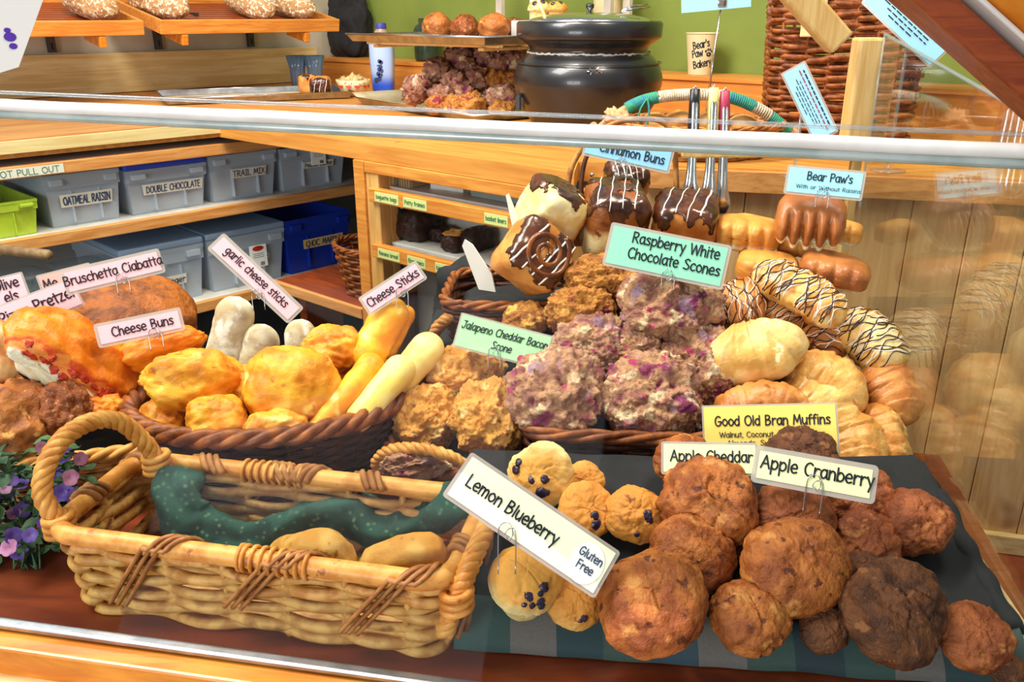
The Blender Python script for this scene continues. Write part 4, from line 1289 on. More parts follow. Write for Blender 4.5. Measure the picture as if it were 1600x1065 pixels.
# ------------------------------------------------------------------ basket weaving
def loop_rr(w, d, r, n):
    """n points round a rounded rectangle, with outward normals"""
    L = 2 * (w - 2 * r) + 2 * (d - 2 * r) + 2 * PI * r
    out = []
    for i in range(n):
        s = L * i / n
        segs = [('l', w - 2 * r), ('a', PI * r / 2), ('l2', d - 2 * r), ('a2', PI * r / 2), ('l3', w - 2 * r), ('a3', PI * r / 2), ('l4', d - 2 * r), ('a4', PI * r / 2)]
        for nm, ln in segs:
            if s <= ln + 1e-9: break
            s -= ln
        hw, hd = w / 2, d / 2
        if nm == 'l': q = ((-hw + r + s, -hd), (0, -1))
        elif nm == 'a': a = -PI / 2 + s / r; q = ((hw - r + r * math.cos(a), -hd + r + r * math.sin(a)), (math.cos(a), math.sin(a)))
        elif nm == 'l2': q = ((hw, -hd + r + s), (1, 0))
        elif nm == 'a2': a = s / r; q = ((hw - r + r * math.cos(a), hd - r + r * math.sin(a)), (math.cos(a), math.sin(a)))
        elif nm == 'l3': q = ((hw - r - s, hd), (0, 1))
        elif nm == 'a3': a = PI / 2 + s / r; q = ((-hw + r + r * math.cos(a), hd - r + r * math.sin(a)), (math.cos(a), math.sin(a)))
        elif nm == 'l4': q = ((-hw, hd - r - s), (-1, 0))
        else: a = PI + s / r; q = ((-hw + r + r * math.cos(a), -hd + r + r * math.sin(a)), (math.cos(a), math.sin(a)))
        out.append((Vector((q[0][0], q[0][1], 0)), Vector((q[1][0], q[1][1], 0))))
    return out
def loop_oval(rx, ry, n):
    out = []
    for i in range(n):
        a = 2 * PI * i / n
        out.append((Vector((rx * math.cos(a), ry * math.sin(a), 0)), Vector((math.cos(a) / rx, math.sin(a) / ry, 0)).normalized()))
    return out
def weave(e, loop, h, layers, stakes, r, mat, flare=.0, lean=0.0, rim=None, rim_mat=None, rim_r=.006, rim_turns=0, floor=True, smat=None, seed=0, skip_rim=False, stroke=1, wob=0.0):
    n = len(loop)
    per = n / stakes
    rd = random.Random(seed)
    def at(i, z, off=0.0):
        p, nn = loop[i % n]
        k = 1 - flare * (1 - z / h)
        return p * k + nn * off + Vector((0, 0, z))
    mb = MB()
    for L in range(layers):
        z = (L + .5) * h / layers
        a = r * 1.0
        pts = []
        w1, w2 = rd.uniform(0, 6), rd.uniform(0, 6)
        for i in range(n):
            ph = PI * i / per + PI * (L // stroke % 2)
            pts.append(at(i, z + wob * r * math.sin(i * 6.28 / n * 3 + w1), a * math.cos(ph)))
        rad = r * rd.uniform(.8, 1.12)
        mb.tube(pts, rad, 6, True, flat=1.15)
    mb.build('weave', mat, e)
    sb = MB()
    for s in range(stakes):
        i = int((s + .5) * per)
        sb.tube([at(i, z) for z in (0.001, h * .33, h * .66, h)], r * .75, 6)
    sb.build('stakes', smat or mat, e)
    if floor:
        fb = MB()
        base = [at(i, 0.003) for i in range(0, n)]
        k = len(base)
        fb.raw(base + [b + Vector((0, 0, 0.003)) for b in base], [tuple(range(k - 1, -1, -1)), tuple(range(k, 2 * k))] + [(i, (i + 1) % k, k + (i + 1) % k, k + i) for i in range(k)])
        fb.build('basket_floor', mat, e)
    if not skip_rim:
        rb = MB()
        if rim_turns:
            for q in range(3):
                pts = []
                for i in range(n):
                    a = 2 * PI * (rim_turns * i / n) + q * 2 * PI / 3
                    p, nn = loop[i]
                    pts.append(p + nn * (math.cos(a) * rim_r * .62) + Vector((0, 0, h + rim_r * .4 + math.sin(a) * rim_r * .62)))
                rb.tube(pts, rim_r * .62, 7, True)
        else:
            rb.tube([at(i, h + rim_r * .4) for i in range(n)], rim_r, 10, True)
        rb.build('rim', rim_mat or mat, e)
def twist(path, r, strands, turns, mat, name, e, sides=7):
    mb = MB()
    P = path
    n = len(P)
    up = Vector((0, 0, 1))
    for q in range(strands):
        pts = []
        prev = None
        for i in range(n):
            t = (P[min(i + 1, n - 1)] - P[max(i - 1, 0)]).normalized()
            if prev is None: nx = t.orthogonal().normalized()
            else:
                nx = prev - t * prev.dot(t)
                nx.normalize()
            prev = nx
            ny = t.cross(nx)
            a = 2 * PI * turns * i / (n - 1) + 2 * PI * q / strands
            pts.append(P[i] + (nx * math.cos(a) + ny * math.sin(a)) * r * .58)
        mb.tube(pts, r * .6, sides)
    return mb.build(name, mat, e)
def coil(path, r, turns, wr, mat, name, e):
    n = len(path)
    mb = MB()
    pts = []
    N = int(turns * 10)
    for j in range(N + 1):
        f = j / N * (n - 1)
        i = min(int(f), n - 2)
        p = path[i].lerp(path[i + 1], f - i)
        t = (path[i + 1] - path[i]).normalized()
        nx = t.cross(Vector((0, 0, 1)))
        nx = nx.normalized() if nx.length > .1 else Vector((1, 0, 0))
        ny = t.cross(nx)
        a = 2 * PI * turns * j / N
        pts.append(p + (nx * math.cos(a) + ny * math.sin(a)) * r)
    mb.tube(pts, wr, 5)
    return mb.build(name, mat, e)

# ------------------------------------------------------------------ on the back counter
def sheet_pan(name, fl, fr, deep, label, z, lipm='steel_dull', paper=True, curl=None, lip=.02, group=None):
    x = (fr - fl)
    w = x.length
    a = math.atan2(x.y, x.x)
    e = empty(name, (fl.x, fl.y, z), (0, 0, a))
    tag(e, label, 'tray', group)
    mb = MB()
    o, i_ = .012, .003
    rings = [[(-0, 0, .001), (w, 0, .001), (w, deep, .001), (0, deep, .001)], [(-o, -o, lip), (w + o, -o, lip), (w + o, deep + o, lip), (-o, deep + o, lip)],
             [(-o + i_, -o + i_, lip), (w + o - i_, -o + i_, lip), (w + o - i_, deep + o - i_, lip), (-o + i_, deep + o - i_, lip)], [(i_, i_, .003), (w - i_, i_, .003), (w - i_, deep - i_, .003), (i_, deep - i_, .003)]]
    v = [Vector(p) for r_ in rings for p in r_]
    f = [(3, 2, 1, 0)]
    for r_ in range(3):
        for k in range(4): f.append((r_ * 4 + k, r_ * 4 + (k + 1) % 4, r_ * 4 + 4 + (k + 1) % 4, r_ * 4 + 4 + k))
    f.append((12, 13, 14, 15))
    mb.raw(v, f)
    mb.build('pan', M[lipm], e, smooth=False)
    mb = MB()
    mb.tube([(-o, -o, lip), (w + o, -o, lip), (w + o, deep + o, lip), (-o, deep + o, lip)], .0028, 6, True)
    mb.build('rolled_edge', M['chrome'], e)
    if paper:
        mb = MB()
        NX, NY = 24, 12
        v, f = [], []
        x0, x1, y0, y1 = .006, w - .006, .006, deep - .006
        if curl: x0, y0 = -curl, -.016
        for j in range(NY + 1):
            for i in range(NX + 1):
                x, y = x0 + (x1 - x0) * i / NX, y0 + (y1 - y0) * j / NY
                zz = .0045 + .0012 * noise.noise(Vector((x * 14, y * 14, w)))
                if curl:
                    if x < .0: zz += min(.03, .016 + (-x) * .45)
                    elif x < .03: zz += .016 * (1 - x / .03)
                    if y < 0: zz = max(zz, lip + .004)
                    elif y < .03: zz = max(zz, (lip + .004) * (1 - y / .03) + .0045)
                v.append(Vector((x, y, zz)))
        for j in range(NY):
            for i in range(NX):
                a_ = j * (NX + 1) + i
                f.append((a_, a_ + 1, a_ + NX + 2, a_ + NX + 1))
        mb.raw(v, f)
        po = mb.build('parchment', M['parchment'], e)
        po.modifiers.new('thick', 'SOLIDIFY').thickness = .0006
    return e
zc = ZC + .0022
fl, fr = atz(262, 164, zc), atz(546, 153, zc)
sheet_pan('sheet_pan', fl, fr, 0.30, 'nearly empty steel sheet pan with parchment below the bread trays', zc)
PANDIR = (fr - fl).normalized()
p = atz(477, 146, zc + .006); p.z = zc + .006 + .028
cb = lambda *a, **k: cinnamon(*a, **k)
o = cinnamon(p + Vector((0, .05, 0)), .062, 'pale cut cinnamon bun piece at the end of the sheet pan', (0, 0, .4), body='bun_tan', cover=.12, icing=0); o['group'] = 'bun pieces on the sheet pan'
p = atz(502, 150, zc + .006); p.z = zc + .006 + .028
o = cinnamon(p, .066, 'chocolate sided cinnamon bun piece on the sheet pan', (R(100), 0, .1), body='bun_tan', cover=.3, icing=3); o['group'] = 'bun pieces on the sheet pan'
for u, lab in ((467, 'small fluted clear plastic dish standing behind the sheet pan'), (494, 'second fluted clear plastic dish, beside the one behind the pan')):
    c = atz(u, 137, zc)
    mb = MB()
    def flute(q):
        a = math.atan2(q.y, q.x)
        return q * (1 + .05 * math.cos(a * 12)) if False else Vector((q.x * (1 + .06 * math.cos(a * 12)), q.y * (1 + .06 * math.cos(a * 12)), q.z))
    mb.lathe([(0, .001), (.024, .001), (.028, .07), (.038, .115), (.036, .115), (.026, .07), (.022, .004), (0, .004)], 48, None, flute)
    o = mb.build('plastic_dish', see_through('bluish_clear_plastic', '#86a6c4', 0.8, .1, .7) if 'dish' not in M else M['dish'], None, c)
    M.setdefault('dish', o.data.materials[0])
    tag(o, lab, 'dish')
def heart_bowl():
    c = atz(553, 149, zc)
    e = empty('heart_bowl', c)
    tag(e, 'small cream paper bowl with red hearts beside the blue juice bottle', 'bowl')
    mb = MB()
    mb.lathe([(0, .001), (.036, .001), (.05, .03), (.058, .052), (.0565, .052), (.048, .03), (.034, .004), (0, .004)], 36)
    mb.build('bowl', plain('cream_bowl', '#e6d2a4', .6), e)
    mb = MB()
    for k in range(11):
        a = 2 * PI * k / 11
        cc = Matrix.Rotation(a, 4, 'Z') @ Matrix.Translation((.0515, 0, .032)) @ Matrix.Rotation(R(90), 4, 'Y') @ Matrix.Rotation(R(-20), 4, 'Y')
        v = []
        for t in range(20):
            th = 2 * PI * t / 20
            hx = 16 * math.sin(th) ** 3
            hy = 13 * math.cos(th) - 5 * math.cos(2 * th) - 2 * math.cos(3 * th) - math.cos(4 * th)
            v.append(cc @ Vector((-hy * .00062, hx * .00062, .0012)))
        mb.raw(v, [tuple(range(20))])
    mb.build('hearts', M['salsa'], e, smooth=False)
    mb = MB()
    rd = random.Random(4)
    v, f = lump_verts((.05, .05, .014), amp=.5, freq=5, seed=3, sub=4)
    mesh_obj('oat_topping', [q + Vector((0, 0, .046)) for q in v], f, plain('oats_fill', '#d8c08a', .8, c2='#b89858', scale=120), e)
heart_bowl()
def bottle():
    c = atz(600, 143, zc)
    e = empty('juice_bottle', c)
    tag(e, 'blue juice bottle with a blueberry picture and purple cap', 'bottle')
    k = m_per_px(c)
    def sq(q):
        a = math.atan2(q.y, q.x)
        s = (abs(math.cos(a)) ** 4 + abs(math.sin(a)) ** 4) ** -.25
        b = 1 + (s - 1) * (1 if q.z < 76 * k else 0)
        return Vector((q.x * b, q.y * b, q.z))
    mb = MB()
    mb.lathe([(0, .001), (15 * k, .001), (16.5 * k, 3 * k), (18.6 * k, 50 * k), (18.8 * k, 72 * k)], 40, None, sq)
    mb.build('label_sleeve', M['bottle_label'], e)
    mb = MB()
    mb.lathe([(18.8 * k, 72 * k), (18 * k, 76 * k), (13 * k, 84 * k), (8.5 * k, 90 * k), (8 * k, 93 * k)], 40, None, sq)
    mb.build('shoulder', plain('amber_juice', '#a8896c', .25), e)
    mb = MB()
    mb.lathe([(8.6 * k, 92 * k), (8.6 * k, 99 * k), (8 * k, 100.5 * k), (0, 100.5 * k)], 32)
    mb.build('cap', plain('purple_cap', '#3c3f92', .4), e)
    rd = random.Random(2)
    mb, lf = MB(), MB()
    for i in range(9):
        cx, cz = rd.uniform(-9, 1), rd.uniform(16, 46)
        mb.raw([(k * (cx + 3 * math.cos(t * PI / 6)), -18.9 * k - .0006, k * (cz + 3 * math.sin(t * PI / 6))) for t in range(12)], [tuple(range(12))])
    for i in range(6):
        cx, cz = rd.uniform(-8, 6), rd.uniform(20, 42)
        lf.raw([(k * (cx + 4 * math.cos(t * PI / 4)), -18.9 * k - .0003, k * (cz + 1.6 * math.sin(t * PI / 4))) for t in range(8)], [tuple(range(8))])
    mb.build('berry_print', plain('berry_print', '#22306e', .5), e, smooth=False)
    lf.build('leaf_print', plain('leaf_print', '#2c6a4a', .5), e, smooth=False)
bottle()
# second pan with curled parchment and the big pile of scones
fl, fr = atz(566, 163, zc), atz(742, 192, zc)
sheet_pan('sheet_pan', fl, fr, 0.42, 'steel sheet pan under the pile of raspberry scones', zc, curl=.03)
pile = [(652, 140, 24, 'scone_dull', 'dull raspberry scone at the bottle end of the counter pile'),
 (684, 112, 22, 'scone_dull', 'dark scone second up the bottle side of the counter pile'), (716, 92, 22, 'scone_dull', 'dark berry scone on the upper slope below the bun pan'),
 (745, 78, 18, 'scone_dull', 'small shaded scone peeking over the back of the counter pile'), (728, 104, 18, 'scone_berry', 'scone with pale specks near the top of the counter pile'),
 (758, 88, 20, 'scone_berry', 'pinkish scone directly under the corner of the bun pan'), (783, 102, 19, 'scone_berry', 'scone under the pale one at the kettle side of the pile'),
 (800, 76, 19, 'scone_berry', 'topmost scone of the counter pile, against the soup kettle rim'), (802, 98, 18, 'scone_berry', 'pale yellowish scone against the neck of the soup kettle'),
 (712, 132, 24, 'scone_dull', 'greyish scone in the middle of the counter pile'), (744, 126, 24, 'scone_dull', 'wide greyish scone at the centre of the counter pile'),
 (775, 128, 21, 'scone_gold', 'golden scone in the middle row beside the soup kettle'), (800, 126, 16, 'scone_gold', 'orange tinted scone squeezed against the kettle belly'),
 (784, 154, 24, 'scone_berry', 'raspberry streaked scone low down next to the kettle'), (690, 150, 20, 'scone_dull', 'dark scone behind the golden front scones'),
 (683, 164, 17, 'scone_gold', 'golden curled scone at the front corner of the counter pile'), (712, 168, 21, 'scone_gold', 'flat scone with a dark berry at the front of the pile'),
 (736, 168, 26, 'scone_gold', 'large bright golden scone at the very front of the counter pile'), (784, 174, 19, 'scone_gold', 'flat golden scone at the foot of the pile beside the kettle'),
 (724, 148, 17, 'scone_berry', 'scone with a purple berry just above the large golden one')]
for (u, v, r_, m_, lab) in pile:
    p = heap(u, v, 2.36, .345, .62)
    k = m_per_px(p) * r_
    scone('raspberry_scone', p, (k * 1.08, k * .85, k * .82), M[m_], lab, group='scones piled on the counter pan', rot=(.3, 0, nseed() * 1.3), sub=4, amp=.34)
# bun pan on its rack
def rack():
    pr = atplane(757, 56, RP(0, .42, 0), RN)
    pl = atplane(556, 36, RP(0, .42, 0), RN)
    z = pr.z - .022
    L = 0.50
    fr = Vector((pr.x, pr.y, z)); fl = fr + RD * L
    e = empty('bakery_rack', (fl + fr) / 2 * 1.0, (0, 0, RZ))
    e.location.z = ZC
    tag(e, 'white wooden rack carrying the bun pan over the counter', 'rack')
    zz = z - ZC
    for i, (x, y, nm) in enumerate(((-.225, .60, 'post'), (-.165, .70, 'post'), (.20, .60, 'post'), (.20, .70, 'post'))):
        mb = MB(); mb.box((x, y, .24), (.024, .02, .48), 0, .002)
        mb.build('post', M['paper_white'] if False else plain('painted_wood', '#d8d2c4', .6), e, smooth=False)
    for zq in (zz - .0075, zz + .17):
        mb = MB()
        for y in (.06, .2, .36, .5, .66): mb.box((0, y, zq + .003), (.50, .02, .007), 0, .002)
        for x in (-.2, .2): mb.box((x, .37, zq - .0046), (.02, .66, .008), 0, .002)
        mb.build('shelf', M['pale_wood'], e, smooth=False)
    for x in (-.225, .2):
        mb = MB(); mb.tube([(x, .60, zz - .12), (x + .0, .40, zz - .02)], .006, 6)
        mb.build('brace', M['pale_wood'], e)
    sheet_pan('sheet_pan', fl, fr, .33, 'raised sheet pan of seeded buns and muffins on the white rack', z, paper=False, lip=.02)
    for (u, v, rr, m_, lab, kind) in ((683, 26, 24, 'crust_brown', 'glossy reddish bun, first on the raised pan', 0), (726, 27, 23, 'crust_seed', 'brown crusted bun, second on the raised pan', 0),
            (772, 26, 25, 'crust_brown', 'wide golden crusted bun, third on the raised pan', 0), (803, 27, 20, 'crust_seed', 'reddish bun behind the third bun on the raised pan', 0),
            (842, 18, 19, 'muffin_lemon', 'pale blueberry muffin on the raised pan over the kettle lid', 1), (870, 16, 17, 'muffin_gold', 'blueberry muffin with a dark crown behind the kettle lid', 1)):
        d = .10 if u < 800 else .2
        p = atplane(u, v, RP(0, .42 + d, 0), RN)
        k = m_per_px(p) * rr
        if kind == 0:
            p.z = z + .004 + k * .86
            o = lump('seeded_bun', M[m_], (k, k, k * .88), None, p, (0, .1, 0), amp=.12, freq=2, seed=nseed(), sub=4)
            tag(o, lab, 'bun', 'buns on the raised pan')
        else:
            if u < 850:
                mb = MB(); mb.box((0, 0, (p.z - k * .68 - z - .004) / 2), (.17, .10, p.z - k * .68 - z - .004), 0, .002)
                tag(mb.build('cake_box', M['carton'], None, (p.x + .025, p.y, z + .0035), (0, 0, RZ), smooth=False), 'white cake box under the blueberry muffins behind the kettle', 'box')
                mz = p.z
            p.z = mz
            muffin('blueberry_muffin', p, k, M[m_], lab, group='muffins on the raised pan', berries=((-.6, -1, .22), (.4, -.8, .2)))
rack()
# soup kettle
def kettle():
    c = atz(916, 198, ZC + .001)
    c.z = ZC
    e = empty('soup_kettle', c)
    tag(e, 'big black soup kettle with a steel lid on the counter', 'kettle')
    k = 1 / 621
    prof = [(0, 2), (74, 2), (84, 8), (100, 34), (110, 62), (111, 74), (106, 92), (95, 103), (88, 109), (87.5, 114), (90, 119), (100, 126), (106, 129), (107, 132), (107, 149), (104, 152), (98, 152), (90, 140), (80, 110), (0, 100)]
    pr = [Vector((a * k, b * k, 0)) for a, b in prof]
    mb = MB()
    mb.lathe([(q.x, q.y) for q in pr], 72)
    auto_smooth(mb.build('body', M['pot'], e), 45)
    mb = MB()
    mb.tube([(111.2 * k * math.cos(2 * PI * i / 72) * .965, 111.2 * k * math.sin(2 * PI * i / 72) * .965, 95 * k) for i in range(72)], .0016, 6, True)
    mb.build('seam', M['pot'], e)
    rd = random.Random(6)
    mb = MB()
    pts = [(math.cos(2 * PI * i / 160) * (89.5 * k + .0004), math.sin(2 * PI * i / 160) * (89.5 * k + .0004), (108.5 + rd.uniform(-.9, .9)) * k) for i in range(160)]
    mb.tube(pts, [rd.uniform(.0012, .0034) for _ in range(160)], 6, True)
    mb.build('soup_crust', M['crust_line'], e)
    mb = MB()
    mb.lathe([(0, 182), (30, 181), (60, 178), (80, 172), (84, 168), (88, 166), (88, 165), (0, 164)][::-1] if False else [(88 * k, 151 * k), (88 * k, 153 * k), (84 * k, 156 * k), (60 * k, 161 * k), (30 * k, 163.5 * k), (0, 164 * k)], 56)
    ld = mb.build('lid', M['chrome'], e)
    mb = MB()
    mb.lathe([(2.5 * k, 163 * k), (2.5 * k, 167 * k), (6 * k, 170 * k), (6.4 * k, 174 * k), (4 * k, 176 * k), (0, 176 * k)], 20)
    mb.build('knob', M['pot'], ld)
    mb = MB()
    for i, (x, z) in enumerate(((-9, 0), (-6, 3), (-3, -1), (0, 2), (3, -2), (6, 1), (9, -1), (-5, -3), (4, 4))):
        mb.box((x * k, -108.5 * k, (88 + z) * k), (3.4 * k, .001, 1.2 * k), 0, 0, Matrix.Translation((x * k, -108.6 * k, (88 + z) * k)) @ Matrix.Rotation(i * .7, 4, 'Y') @ Matrix.Rotation(R(-28), 4, 'X'))
    mb.build('worn_emblem', M['steel_dull'], e, smooth=False)
    mb = MB()
    mb.box((-104 * k, -34 * k, 40 * k), (6 * k, 12 * k, 22 * k), .3, .003)
    mb.build('dial_plate', plain('blue_steel', '#3c4a5c', .35, .6), e, smooth=False)
    # ladle leaning out of the rim, a pair of small tongs lying on the lid
    a, b = c + Vector((-66 * k, -30 * k, 156 * k)), c + Vector((-86 * k, 10 * k, 205 * k))
    mb = MB()
    mb.tube([a + Vector((.012, -.004, -.003)), a, a.lerp(b, .5), b], [.004, .0045, .004, .0045], 8)
    mb.build('ladle', M['pale_wood'], e).matrix_parent_inverse = Matrix.Translation(-Vector(c))
    mb = MB()
    t0 = c + Vector((40 * k, -50 * k, 165 * k))
    mb.tube([t0, t0 + Vector((16 * k, 6 * k, 3 * k)), t0 + Vector((42 * k, 14 * k, 6 * k))], .003, 6)
    mb.tube([t0 + Vector((2 * k, 3 * k, 1 * k)), t0 + Vector((18 * k, 14 * k, 7 * k)), t0 + Vector((40 * k, 24 * k, 9 * k))], .003, 6)
    o = mb.build('serving_tongs', M['chrome'], None)
    tag(o, 'small steel tongs lying on the kettle lid', 'tongs')
kettle()
def paper_cup(u, v, wtop, hpx, d, label, stack=0):
    p = atplane(u, v, RP(0, d, 0), RN)
    k = m_per_px(p)
    p.z = LEDGE + .0005
    e = empty('paper_cup_stack' if stack else 'paper_cup', p)
    tag(e, label, 'cups' if stack else 'cup')
    dz = stack * .030
    rt, rb, h = wtop / 2 * k, wtop * .36 * k, hpx * k
    mb = MB()
    mb.lathe([(0, .004), (rb * .97, .004), (rb, 0), (rt, h), (rt * .96, h), (rb * .93, .006), (0, .006)], 40)
    auto_smooth(mb.build('cup', M['paper_cup'], e))
    mb = MB(); mb.tube([(rt * math.cos(i * PI / 20), rt * math.sin(i * PI / 20), h) for i in range(40)], .0018, 6, True)
    mb.build('rolled_lip', M['paper_cup'], e)
    for i in range(stack):
        mb = MB()
        mb.lathe([(0, .004), (rb * .97, .004), (rb, 0), (rt, h), (rt * .96, h), (rb * .93, .006), (0, .006)], 40, Matrix.Translation((0, 0, (i + 1) * .030)))
        auto_smooth(mb.build('cup', M['paper_cup'], e))
    # lettering wrapped round the wall
    def wrap(q, zc_, a0):
        z = h * zc_ + q.y
        r_ = rb + (rt - rb) * z / h + .0005
        a = -PI / 2 + a0 + q.x / r_ + math.atan2(-p.x, p.y) * 0
        return Vector((r_ * math.cos(a), r_ * math.sin(a), z))
    mb = MB()
    hh = h * .17
    for (t, x, zf) in (("Bear's", -.08, .66), ('Paw', -.28, .44), ('Bakery', .10, .20)):
        l = MB()
        letter(l, t, x * rt, 0, hh, hh * .16, squeeze=.85, rot=.22)
        mb.raw([wrap(q, zf, -.12) for q in l.v], l.f)
    l = MB()
    def disc(x, y, r_, ry):
        l.raw([(x + r_ * math.cos(t * PI / 8), y + ry * math.sin(t * PI / 8), 0) for t in range(16)], [tuple(range(16))])
    s = h * .055
    disc(.42 * rt, 0, s * 1.3, s)
    for i in range(4): disc(.42 * rt + (-1.6 + 1.05 * i) * s, s * (1.4 + (.7 if i in (1, 2) else 0)), s * .42, s * .62)
    mb.raw([wrap(q, .5, -.12) for q in l.v], l.f)
    mb.build('lettering', M['ink'], e, (0, 0, dz), smooth=False)
paper_cup(1092, 130, 49, 60, DEEP + .05, 'kraft paper cup printed with a paw, standing alone against the green wall')
paper_cup(947, 118, 48, 62, DEEP + .05, 'tall stack of kraft paper cups behind the knob of the soup kettle', 4)
# dark jar and black bag on the ledge
p = RP(0.86, DEEP + .06, ZC + .108)
p = atplane(668, 90, RP(0, DEEP + .06, 0), RN); p.z = LEDGE + .0005
mb = MB(); mb.lathe([(0, 0), (.042, 0), (.048, .01), (.048, .11), (.04, .125), (.03, .13), (.03, .15), (0, .15)], 32)
tag(mb.build('dark_jar', plain('dark_green_glass', '#24382c', .2), None, p), 'dark green jar on the ledge under the bun pan', 'jar')
p = atplane(528, 74, RP(0, DEEP + .02, 0), RN); p.z = LEDGE + .0005 + .125
o = lump('black_bag', M['black'], (.10, .05, .13), None, p + RN * .06 , (0, 0, RZ), p=3, amp=.25, freq=2, seed=21)
tag(o, 'black bag standing in the far corner beside the bread trays', 'bag')

# ------------------------------------------------------------------ basket on the counter, tall hamper, tongs, cards at the back
def handle_basket():
    c = aty(1085, 215, 1.72); c.z = ZC
    e = empty('bread_basket', c)
    tag(e, 'low round roll basket with a yarn wrapped hoop handle on the back counter', 'basket')
    weave(e, loop_oval(.17, .13, 120), .06, 8, 20, .0032, M['wicker_tan'], flare=.2, rim_r=.005, rim_turns=14)
    path = crom([aty(932, 205, 1.70) - c, aty(965, 178, 1.70) - c, aty(1010, 156, 1.70) - c, aty(1070, 148, 1.70) - c, aty(1140, 152, 1.70) - c, aty(1195, 176, 1.70) - c, aty(1240, 212, 1.70) - c], 12)
    a, b = path[0], path[-1]
    path = crom([Vector((a.x - .005, 0, .055)), a], 6)[:-1] + path + crom([b, Vector((b.x + .012, 0, .05))], 6)[1:]
    mb = MB(); mb.tube(path, .0085, 10)
    mb.build('handle', plain('bent_branch', '#c09468', .6, c2='#96683c', scale=50), e)
    n = len(path)
    for nm, f0, f1, m_ in (('yarn_wrap', .26, .40, 'teal_yarn'), ('pale_wrap', .40, .62, 'white_yarn'), ('yarn_wrap', .62, .74, 'teal_yarn'), ('pale_wrap', .74, .80, 'white_yarn'), ('yarn_wrap', .80, .90, 'teal_yarn')):
        coil(path[int(n * f0):int(n * f1) + 1], .0095, 14 * (f1 - f0) * 9, .0026, M[m_], nm, e)
    mb = MB()
    q = path[int(n * .36)]
    mb.tube(crom([q + Vector((0, -.012, .004)), q + Vector((.004, -.016, -.02)), q + Vector((0, -.014, -.06))], 6), .0022, 6)
    mb.tube(crom([q + Vector((0, -.012, .004)), q + Vector((-.012, -.016, -.014)), q + Vector((-.016, -.014, -.034))], 6), .0018, 6)
    mb.build('yarn_tail', M['teal_yarn'], e)
    for (u, v, rr, lab) in ((1022, 188, 24, 'tan roll at the kettle end of the roll basket'), (1062, 184, 24, 'tan roll under the crown of the wrapped handle'), (1112, 186, 24, 'tan roll behind the three tongs grips'),
                            (1160, 190, 23, 'tan roll at the hamper end of the roll basket')):
        p = aty(u, v + 6, 1.73)
        k = m_per_px(p) * rr
        o = lump('dinner_roll', M['roll_tan'], (k * 1.15, k, k * .72), None, p, (0, 0, u), amp=.1, freq=1.6, seed=nseed())
        tag(o, lab, 'roll', 'rolls in the yarn handled basket')
    p = aty(968, 186, 1.70)
    o = lump('napkin', plain('tan_napkin', '#cfa070', .8), (.030, .03, .016), None, p, (0, .35, .4), amp=.5, freq=2.6, seed=5)
    tag(o, 'tan folded napkin spilling over the end of the roll basket', 'napkin')
handle_basket()
def hamper():
    c = aty(1300, 200, 1.90); c.z = ZC
    e = empty('wicker_hamper', c, (0, 0, R(-14)))
    tag(e, 'tall brown wicker hamper standing on the counter behind the case', 'basket')
    weave(e, loop_rr(.31, .24, .05, 180), .315, 32, 22, .0048, M['wicker_brown'], flare=.10, rim_mat=M['wicker_tan'], rim_r=.013, rim_turns=18, seed=3, wob=.8)
    mb = MB(); mb.box((-.075, -.132, .255), (.045, .006, .075), 0, .002)
    mb.build('wood_tag', M['pale_wood'], e, smooth=False)
hamper()
def tongs(u0, v0, u1, v1, grip, vg, label, y=1.262):
    a, b = aty(u0, v0, y), aty(u1, v1, y - .004)
    e = empty('tongs', b)
    tag(e, label, 'tongs', 'tongs hanging at the back of the case')
    A = a - b
    ax = A.normalized()
    sx = Vector((1, 0, 0))
    g = aty((u0 + (u1 - u0) * (vg - v0) / (v1 - v0)), vg, y) - b
    for s in (-1, 1):
        mb = MB()
        off = Vector((0, s * .006, 0))
        pts = crom([Vector((0, 0, 0)) + off * .8, A * .18 + off * 1.5, A * .5 + off * 1.3, A * .85 + off * .8, A * .995], 8)
        rad = [.0105 if i < 7 else (.0085 if i < 12 else .0058) for i in range(len(pts))]
        rad = [.0045 + .0062 * math.exp(-((i / len(pts) - .13) / .13) ** 2) if i else .004 for i in range(len(pts))]
        mb.tube(pts, [q * .42 for q in rad], 12, flat=2.6)
        mb.build('arm', M['chrome'], e)
        mb = MB()
        gp = [g.lerp(A * 1.005, t) + off * (1 - t) for t in (0, .3, .7, 1)]
        mb.tube(gp, [.0044, .005, .005, .0046], 12, flat=1.5)
        mb.build('grip', M[grip], e)
    mb = MB()
    mb.tube([A * .99 + Vector((-.004, 0, 0)), A * 1.03, A * .99 + Vector((.004, 0, 0))], .0013, 6)
    mb.build('hanging_ring', M['chrome'], e)
tongs(1086, 140, 1078, 318, 'tong_black', 226, 'steel tongs with black grips hanging behind the cinnamon buns')
tongs(1116, 138, 1106, 322, 'tong_yellow', 226, 'steel tongs with pale yellow grips hanging between the black and red pairs')
tongs(1133, 143, 1127, 334, 'tong_red', 226, 'steel tongs with raspberry red grips hanging nearest the bear paws')
def scribble(e, w, h, rows, m, x0=-.38, x1=.38, ph=0):
    mb = MB()
    rd = random.Random(ph)
    for (fy, a, b, th) in rows:
        x = a
        while x < b:
            l = rd.uniform(.03, .08)
            mb.box(((x + l / 2) * w, fy * h, .0011), (l * w, th * h, .0002))
            x += l + .018
    return mb.build('print', m, e, smooth=False)
